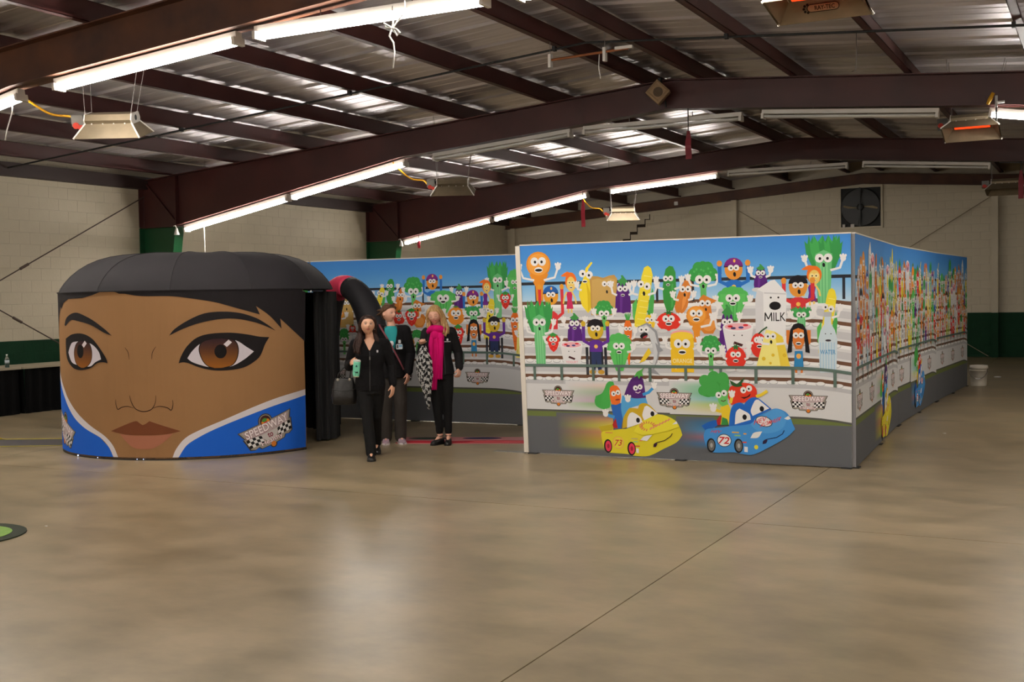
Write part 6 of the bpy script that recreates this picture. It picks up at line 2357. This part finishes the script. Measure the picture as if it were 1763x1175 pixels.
# mint cup held in the hand
R1 = Matrix.Rotation(math.radians(33), 3, 'Z')
cw = V((W1[0], W1[1], 0)) + R1 @ cup_c
cup = thing('travel_cup', 'mint green insulated cup held by the woman in front', 'cup', tuple(cw), math.radians(33))
M_MINT = mat('mint_enamel', (118, 206, 176), .35)
tl = Matrix.Rotation(.08, 4, 'Y')
MB().lathe([(0, 0), (.029, 0), (.032, .006), (.037, .04), (.039, .15), (.039, .160), (0, .160)], (0, 0, 0), 28).xf(tl).build('cup_body', M_MINT, cup, smooth=True)
MB().lathe([(0, .160), (.038, .160), (.040, .163), (.040, .172), (.033, .182), (0, .182)], (0, 0, 0), 28).xf(tl).build('lid', mat('pale_cup_lid', (206, 214, 208), .3), cup, smooth=True)
MB().lathe([(0, -.001), (.0295, -.001), (.0325, .008), (0, .008)], (0, 0, 0), 28).xf(tl).build('base_ring', mat('tan_cup_base', (206, 176, 140), .4), cup, smooth=True)
ca = Art()
ca.grp = 'printed_mark'
ca.poly([(-.011, .105), (.011, .105), (.007, .122), (0, .128), (-.007, .122)], (40, 90, 84))
ca.poly([(-.020, .062), (-.012, .050), (.004, .042), (.022, .044), (.018, .054), (.008, .062), (.004, .054), (-.008, .056)], (24, 40, 40))
ca.build(cup, lambda s, z, off: V(cw) + R1 @ (tl.to_3x3() @ V(((.0385 + off) * math.sin(s / .0385), -(.0385 + off) * math.cos(s / .0385), z))), strip=.006, base=.0012)
# black handbag over the forearm
bg_l = V((-.285, .075, .585)) * .982
bw = V((W1[0], W1[1], 0)) + R1 @ bg_l
bag = thing('handbag', 'black leather handbag hanging from the arm of the woman in front', 'bag', tuple(bw), math.radians(33))
M_BAG = mat('black_bag_leather', (22, 21, 22), .45, bump=.3, bscale=30)
rings = []
for f, hw, hd, x in ((0, .10, .045, 0), (.04, .128, .062, 0), (.35, .135, .066, 0), (.7, .118, .052, .002), (.95, .098, .028, .004), (1.0, .092, .018, .004)):
    rings.append([(x + hw * math.copysign(abs(math.cos(2 * PI * i / 24)) ** .6, math.cos(2 * PI * i / 24)), hd * math.copysign(abs(math.sin(2 * PI * i / 24)) ** .8, math.sin(2 * PI * i / 24)), .285 * f) for i in range(24)])
MB().rings(rings, True).build('bag_body', M_BAG, bag, smooth=True)
MB().tube([(-.125, -.062, .17), (-.05, -.071, .155), (.05, -.071, .155), (.125, -.062, .17)], .004, 6).build('seam', M_BAG, bag)
for y in (-.024, .024):
    hp = [(-.062, y, .27), (-.055, y * 1.0, .33), (-.01, y * .9 + .01, .385), (.04, y * .9 + .015, .41), (.075, y + .015, .385), (.072, y, .33), (.062, y, .27)]
    MB().tube(hp, .0065, 8).build('handle', M_BAG, bag, smooth=True)
    for x in (-.062, .062):
        MB().lathe([(.009, -.003), (.015, -.003), (.015, .003), (.009, .003)], (x, y * 1.25, .268), 14, 'y').build('metal_ring', mat('silver_ring', (176, 170, 160), .3, metal=.8), bag, smooth=True)

# ---- woman behind, looking to the right, lanyard badge
W2 = (-7.412, 11.195)
t2 = thing('person', 'woman in teal shirt and open black jacket looking to the right', 'person', (W2[0], W2[1], 0), math.radians(33), 'women standing by the mural')
J = jset(pel=(.0, .02, .90), waist=(.0, .02, 1.07), chest=(.0, .01, 1.235), neck=(-.012, .02, 1.425),
         sha=(-.165, .03, 1.37), ela=(-.215, .06, 1.10), wra=(-.20, -.02, .87),
         shb=(.155, .0, 1.365), elb=(.215, .03, 1.09), wrb=(.185, -.09, .865),
         hipa=(-.085, .02, .89), hipb=(.085, .02, .89), kna=(-.095, -.01, .49), ana=(-.10, .02, .075), toea=(-.105, -.13, .022),
         knb=(.085, -.02, .49), anb=(.075, .02, .075), toeb=(.105, -.125, .022))
t2.scale = (.967, .967, .967)
Mh = head_matrix(V((-.034, -.005, 1.578)), .72, -.02, .03)
body = make_body(t2, J, Mh, [dict(wrist=J['wra'], d=(.1, -.1, -.99), w=(.4, -.9, 0), curl=-.3), dict(wrist=J['wrb'], d=(-.12, -.1, -.98), w=(-.5, -.85, .1), curl=.3)], M_SKIN2, 1.02)
face_marks(body, Mh, 1.02, mat('brown_brow', (92, 64, 44), .7), .1)
mb = MB()
mb.ell([(0, .02, .87, .158, .118), (0, .02, 1.07, .130, .10), (0, .01, 1.235, .150, .112), (-.005, .02, 1.34, .160, .094), (-.01, .02, 1.385, .120, .080), (-.012, .02, 1.41, .075, .068), (-.012, .02, 1.425, .064, .062)])
sh2 = blend(mb, 'shirt', M_TEAL, t2, .008, 3)
MB().ball(V((-.012, -.1, 1.215)), .030, .012, .034, 14, 8).build('printed_blob', M_LOGOW, sh2, smooth=True)
mb = MB()
mb.ell([(0, .025, .80, .182, .140), (0, .025, .90, .182, .138), (0, .022, 1.07, .160, .122), (0, .012, 1.235, .172, .132), (-.005, .022, 1.345, .165, .105), (-.01, .024, 1.402, .108, .082), (-.012, .026, 1.43, .080, .074)])
sleeve(mb, J, 'a', .072, .060, .050)
sleeve(mb, J, 'b', .072, .062, .052, .95)
def cut2(c):
    if c.y > -.015:
        return False
    cx = -.018 + (1.43 - c.z) * .03
    return 1.10 < c.z < 1.5 and abs(c.x - cx) < .024 + .052 * min(1, (c.z - 1.10) / .26)
jk2 = blend(mb, 'jacket', M_FLEECE, t2, .006, 3, cut2)
badge_patch(jk2, V((.086, -.112, 1.238)), .030, .040, M_LOGOW, 'embroidered_logo', .3)
bd = badge_patch(jk2, V((.082, -.134, 1.178)), .078, .062, mat('white_badge_card', (206, 214, 220), .4), 'name_badge', .2)
Mb2 = Matrix.Translation((.082, -.134, 1.178)) @ Matrix.Rotation(.2, 4, 'Z')
MB().box((-.032, -.005, -.018), (-.012, -.003, .022)).xf(Mb2).build('badge_photo', mat('badge_photo_dark', (70, 62, 66), .5), bd)
MB().box((-.006, -.005, -.004), (.034, -.003, .022)).xf(Mb2).build('badge_print', mat('badge_blue', (120, 172, 204), .5), bd)
strap = [(-.155, .03, 1.445), (-.13, -.07, 1.40), (-.06, -.128, 1.28), (.02, -.140, 1.13), (.085, -.146, 1.0), (.13, -.12, .90)]
MB().tube(strap, .012, 8, True, .35).build('bag_strap', mat('maroon_strap', (122, 56, 66), .6), t2)
mb = MB()
trousers(mb, J, .080, .072, 1.02, .0)
blend(mb, 'trousers', M_GREYPANTS, t2, .010, 3)
M_SNEAK = mat('grey_pink_sneaker', (150, 140, 146), .5, rgb2=(170, 130, 150), vscale=30)
for s in 'ab':
    shoe(t2, J['an' + s] + V((0, 0, -.002)), J['toe' + s], M_SNEAK, 'sneaker', mat('sneaker_sole', (206, 196, 196), .6))
rnd = random.Random(2)
HM = Mh
mb = MB()
mb.ball(HM @ V((0, .028, .024)), .084, .084, .094, 24, 16, HM.to_3x3())
mb.ball(HM @ V((0, .008, .060)), .077, .083, .052, 24, 16, HM.to_3x3())
mb.ball(HM @ V((0, .062, -.02)), .058, .05, .065, 20, 14, HM.to_3x3())
mb.ball(HM @ V((0, .118, .02)), .036, .034, .036, 16, 12, HM.to_3x3())
M_BRH = hair_material('brown_hair', (66, 46, 34), (112, 82, 60))
hair2 = blend(mb, 'hair', M_BRH, t2, .006, 2)
mb = MB()
paths = [[(k * .01, -.05, .105), (k * .062, -.045, .065), (k * .080, .0, .03), (k * .07, .06, .01), (k * .02, .11, .02)] for k in (-1, 1)]
paths += [[(0, .11, .02), (.01, .16, .045), (.0, .20, .03)], [(0, .11, .01), (-.02, .15, .0), (-.02, .19, -.02)], [(0, .11, .02), (.02, .155, .02), (.03, .185, .05)]]
hair_strands(mb, HM, paths, .013, rnd, 6, .012)
mb.build('hair_locks', M_BRH, hair2, smooth=True)

# ---- blonde woman with the pink scarf
W3 = (-6.835, 11.33)
t3 = thing('person', 'blonde woman with a long magenta scarf over a black jacket, smiling downwards', 'person', (W3[0], W3[1], 0), math.radians(31), 'women standing by the mural')
J = jset(pel=(-.02, .02, .875), waist=(-.02, .02, 1.045), chest=(-.02, .01, 1.20), neck=(-.035, .02, 1.385),
         sha=(-.165, .03, 1.33), ela=(-.235, .02, 1.085), wra=(-.225, -.145, 1.195),
         shb=(.125, .03, 1.33), elb=(.205, .06, 1.08), wrb=(.215, -.05, .90),
         hipa=(-.085, .02, .87), hipb=(.055, .02, .87), kna=(-.06, -.01, .475), ana=(-.03, .0, .095), toea=(-.115, -.10, .022),
         knb=(.065, -.01, .475), anb=(.07, .0, .095), toeb=(.055, -.145, .022))
t3.scale = (.976, .976, .976)
Mh = head_matrix(V((-.068, -.025, 1.535)), -.18, .17, -.12)
body = make_body(t3, J, Mh, [dict(wrist=J['wra'], d=(.05, -.55, .55), w=(.85, -.1, .4), curl=-1.05, s=.98, spread=.02, thumb_curl=.9),
                             dict(wrist=J['wrb'], d=(-.15, -.35, -.9), w=(-.6, -.75, .2), curl=1.0, s=.98, spread=.02, thumb_curl=.8)], M_SKIN2, 1.0)
face_marks(body, Mh, 1.0, mat('blond_brow', (150, 112, 76), .7), 1.0, True)
mb = MB()
mb.ell([(-.015, .02, .83, .175, .125), (-.02, .02, .90, .170, .122), (-.02, .02, 1.045, .142, .105), (-.02, .01, 1.20, .160, .118), (-.025, .02, 1.315, .152, .092), (-.032, .02, 1.37, .095, .072), (-.035, .02, 1.40, .068, .062)])
sleeve(mb, J, 'a', .064, .056, .044)
sleeve(mb, J, 'b', .064, .058, .046)
for k in range(4):
    c = J['elb'].lerp(J['wrb'], .45 + .14 * k)
    mb.ball(c, .054 - .003 * (k % 2), .054, .020, 16, 8)
jk3 = blend(mb, 'jacket', M_JACKET, t3, .008, 2)
badge_patch(jk3, V((.078, -.098, 1.245)), .020, .026, M_LOGOW, 'embroidered_logo', .3)
badge_patch(jk3, V((.078, -.101, 1.222)), .075, .008, M_LOGOW, 'embroidered_word', .3)
MB().tube([(.03, -.113, 1.20), (.04, -.102, 1.05), (.045, -.105, .90), (.045, -.108, .835)], .004, 6).build('zip', mat('grey_zip', (70, 68, 70), .4, metal=.5), jk3)
mb = MB()
trousers(mb, J, .058, .044, 1.0, .055)
blend(mb, 'trousers', M_PANTS, t3, .009, 3)
for s in 'ab':
    sh = shoe(t3, J['an' + s] + V((0, 0, -.008)), J['toe' + s], M_BOOT, 'heeled_shoe', M_BOOT, .082, .036, True)
    MB().tube([J['an' + s] + V((.034 * math.cos(q), .034 * math.sin(q), .006)) for q in [2 * PI * k / 14 for k in range(15)]], .006, 6).build('ankle_strap', M_BOOT, sh)
rnd = random.Random(3)
HM = Mh
mb = MB()
mb.ball(HM @ V((.004, .030, .024)), .085, .084, .096, 24, 16, HM.to_3x3())
mb.ball(HM @ V((.004, .006, .054)), .078, .082, .058, 24, 16, HM.to_3x3())
mb.ball(HM @ V((.0, .055, -.04)), .068, .060, .11, 20, 14, HM.to_3x3())
for k, e in ((-1, .0), (1, .02)):
    limb(mb, [HM @ V((k * .05, .0, .065)), HM @ V((k * .074, .01, .01)), HM @ V((k * .080, .03, -.08)), HM @ V((k * .092, .03, -.16))], [.026, .024, .028 + e * .3, .03 + e * .5])
M_BLOND = hair_material('wavy_blond_hair', (150, 112, 70), (204, 168, 116))
hair3 = blend(mb, 'hair', M_BLOND, t3, .006, 2)
mb = MB()
paths = [[(.015, -.05, .10), (.058, -.05, .06), (.078, -.03, .0), (.086, -.02, -.07), (.10, -.05, -.14), (.085, -.085, -.21)],
         [(.015, -.04, .105), (.07, -.02, .05), (.090, .0, -.03), (.115, -.015, -.10), (.125, -.05, -.18), (.095, -.085, -.25)],
         [(.05, .02, .09), (.085, .02, .02), (.11, .02, -.08), (.135, -.01, -.16), (.12, -.06, -.23)],
         [(-.0, -.05, .102), (-.055, -.045, .06), (-.076, -.02, .0), (-.082, .0, -.08), (-.085, -.02, -.17), (-.09, -.03, -.27)],
         [(-.02, -.03, .105), (-.07, -.01, .04), (-.088, .01, -.05), (-.095, .01, -.15), (-.10, -.01, -.25), (-.105, -.02, -.31)],
         [(-.06, .05, .05), (-.085, .06, -.05), (-.095, .08, -.18), (-.10, .09, -.28)], [(.06, .06, .05), (.09, .07, -.05), (.11, .08, -.18)], [(0, .11, .0), (0, .13, -.12), (0, .14, -.25)]]
hair_strands(mb, HM, paths, .017, rnd, 9, .016)
mb.build('hair_locks', M_BLOND, hair3, smooth=True)
# scarf: loops at the throat, two long tails
M_SCARF = mat('magenta_scarf', (214, 16, 112), .8, rgb2=(184, 8, 92), vscale=14, stretch=(1, 1, .15), spec=.15)
mb = MB()
nc = J['neck']
for k, (r, z, tz, rr) in enumerate(((.082, .012, .010, .026), (.096, -.02, -.02, .032), (.106, -.055, -.045, .034))):
    pts = []
    for i in range(25):
        q = 2 * PI * i / 24
        pts.append(V((nc.x + r * 1.02 * math.cos(q), nc.y - .012 + r * .92 * math.sin(q), nc.z + z - tz * math.sin(q) * -1 + .006 * math.sin(3 * q + k))))
    mb.tube(pts, rr, 10, False)
mb.ball(V((nc.x - .03, nc.y - .115, nc.z - .095)), .055, .040, .058, 16, 10)
mb.ball(V((nc.x + .03, nc.y - .112, nc.z - .11)), .050, .038, .052, 16, 10)
sc3 = blend(mb, 'scarf', M_SCARF, t3, .008, 2)
def tail(x0, x1, y0, z0, z1, w0, w1, ph):
    n, m = 26, 30
    rings = []
    for j in range(n + 1):
        f = j / n
        cx = x0 + (x1 - x0) * f
        z = z0 + (z1 - z0) * f
        w = w0 + (w1 - w0) * f
        yb = y0 - .02 * math.sin(PI * min(1, f * 1.2)) + .04 * (1 - min(1, f * 7))
        w *= .6 + .4 * min(1, f * 5)
        fr, bk = [], []
        for i in range(m + 1):
            u = i / m * 2 - 1
            fold = .008 * math.sin(u * 5.5 + ph + f * 1.2) + .004 * math.sin(u * 11 + ph * 2 - f * 2.5)
            fr.append(V((cx + u * w, yb - .012 + fold + .012 * u * u, z + .004 * math.sin(u * 12))))
            bk.append(V((cx + u * w, yb + .004 + fold + .012 * u * u, z + .004 * math.sin(u * 12))))
        rings.append(fr + bk[::-1])
    return MB().rings(rings, True).build('scarf_tail', M_SCARF, sc3, smooth=True)
tail(nc.x - .045, -.105, -.118, 1.335, .66, .062, .048, .3)
tail(nc.x + .02, -.045, -.114, 1.335, .78, .060, .055, 1.9)
# plaid shawl carried in the raised hand
R3 = Matrix.Rotation(math.radians(31), 3, 'Z')
hw = V((W3[0], W3[1], 0)) + R3 @ V((-.200, -.195, 0))
sw = thing('plaid_shawl', 'black and white checked shawl hanging from the blonde woman\'s hand', 'shawl', (hw.x, hw.y, .445), math.radians(31))
def plaid():
    m = bpy.data.materials.new('black_white_plaid')
    m.use_nodes = True
    nt = m.node_tree
    b = nt.nodes['Principled BSDF']
    tc = nt.nodes.new('ShaderNodeTexCoord')
    mp = nt.nodes.new('ShaderNodeMapping')
    mp.inputs['Rotation'].default_value = (0, .5, 0)
    nt.links.new(tc.outputs['UV'], mp.inputs['Vector'])
    ck = nt.nodes.new('ShaderNodeTexChecker')
    ck.inputs['Scale'].default_value = 1.0
    ck.inputs['Color1'].default_value = lin((22, 22, 24))
    ck.inputs['Color2'].default_value = lin((214, 212, 210))
    nt.links.new(tc.outputs['UV'], ck.inputs['Vector'])
    ck2 = nt.nodes.new('ShaderNodeTexChecker')
    ck2.inputs['Scale'].default_value = 4.0
    ck2.inputs['Color1'].default_value = (1, 1, 1, 1)
    ck2.inputs['Color2'].default_value = (.35, .35, .35, 1)
    nt.links.new(tc.outputs['UV'], ck2.inputs['Vector'])
    mx = nt.nodes.new('ShaderNodeMixRGB')
    mx.blend_type = 'MULTIPLY'
    mx.inputs['Fac'].default_value = .55
    nt.links.new(ck.outputs['Color'], mx.inputs['Color1'])
    nt.links.new(ck2.outputs['Color'], mx.inputs['Color2'])
    nt.links.new(mx.outputs['Color'], b.inputs['Base Color'])
    b.inputs['Roughness'].default_value = .9
    return m
def shawl_layer(y, z0, z1, wid, cx0, cx1, ph, name):
    n, m = 40, 36
    vs, fs, uv = [], [], []
    for j in range(n + 1):
        f = j / n
        w = wid * (.25 + .75 * min(1, f * 4)) * (1 if f < .45 else max(.10, 1 - (f - .45) / .62))
        for i in range(m + 1):
            u = i / m * 2 - 1
            x = cx0 + (cx1 - cx0) * f + w * u
            yy = y + (.018 * math.sin(u * 7 + ph + f * 3) + .012 * math.sin(u * 13 - f * 7 + ph)) * min(1, f * 3 + .3) + .02 * u * u
            z = z0 + (z1 - z0) * f + .018 * math.sin(u * 5 + ph) * f
            vs.append((x, yy, z))
            uv.append((u * wid * 28 + math.sin(f * 6 + ph) * .5, f * (z0 - z1) * 26 + .4 * math.sin(u * 4)))
    for j in range(n):
        for i in range(m):
            a = j * (m + 1) + i
            fs.append((a, a + 1, a + m + 2, a + m + 1))
    o = MB().add(vs, fs).build(name, PLAID, sw, smooth=True, fix=False)
    ul = o.data.uv_layers.new(name='uv')
    for l in o.data.loops:
        ul.data[l.index].uv = uv[l.vertex_index]
    so = o.modifiers.new('cloth', 'SOLIDIFY')
    so.thickness = .006
    return o
PLAID = plaid()
shawl_layer(0, .71, .0, .085, .0, .045, .2, 'front_fold')
shawl_layer(.035, .69, .08, .088, -.01, .03, 2.0, 'back_fold')
shawl_layer(-.025, .60, .16, .060, .005, .03, 4.1, 'draped_end')
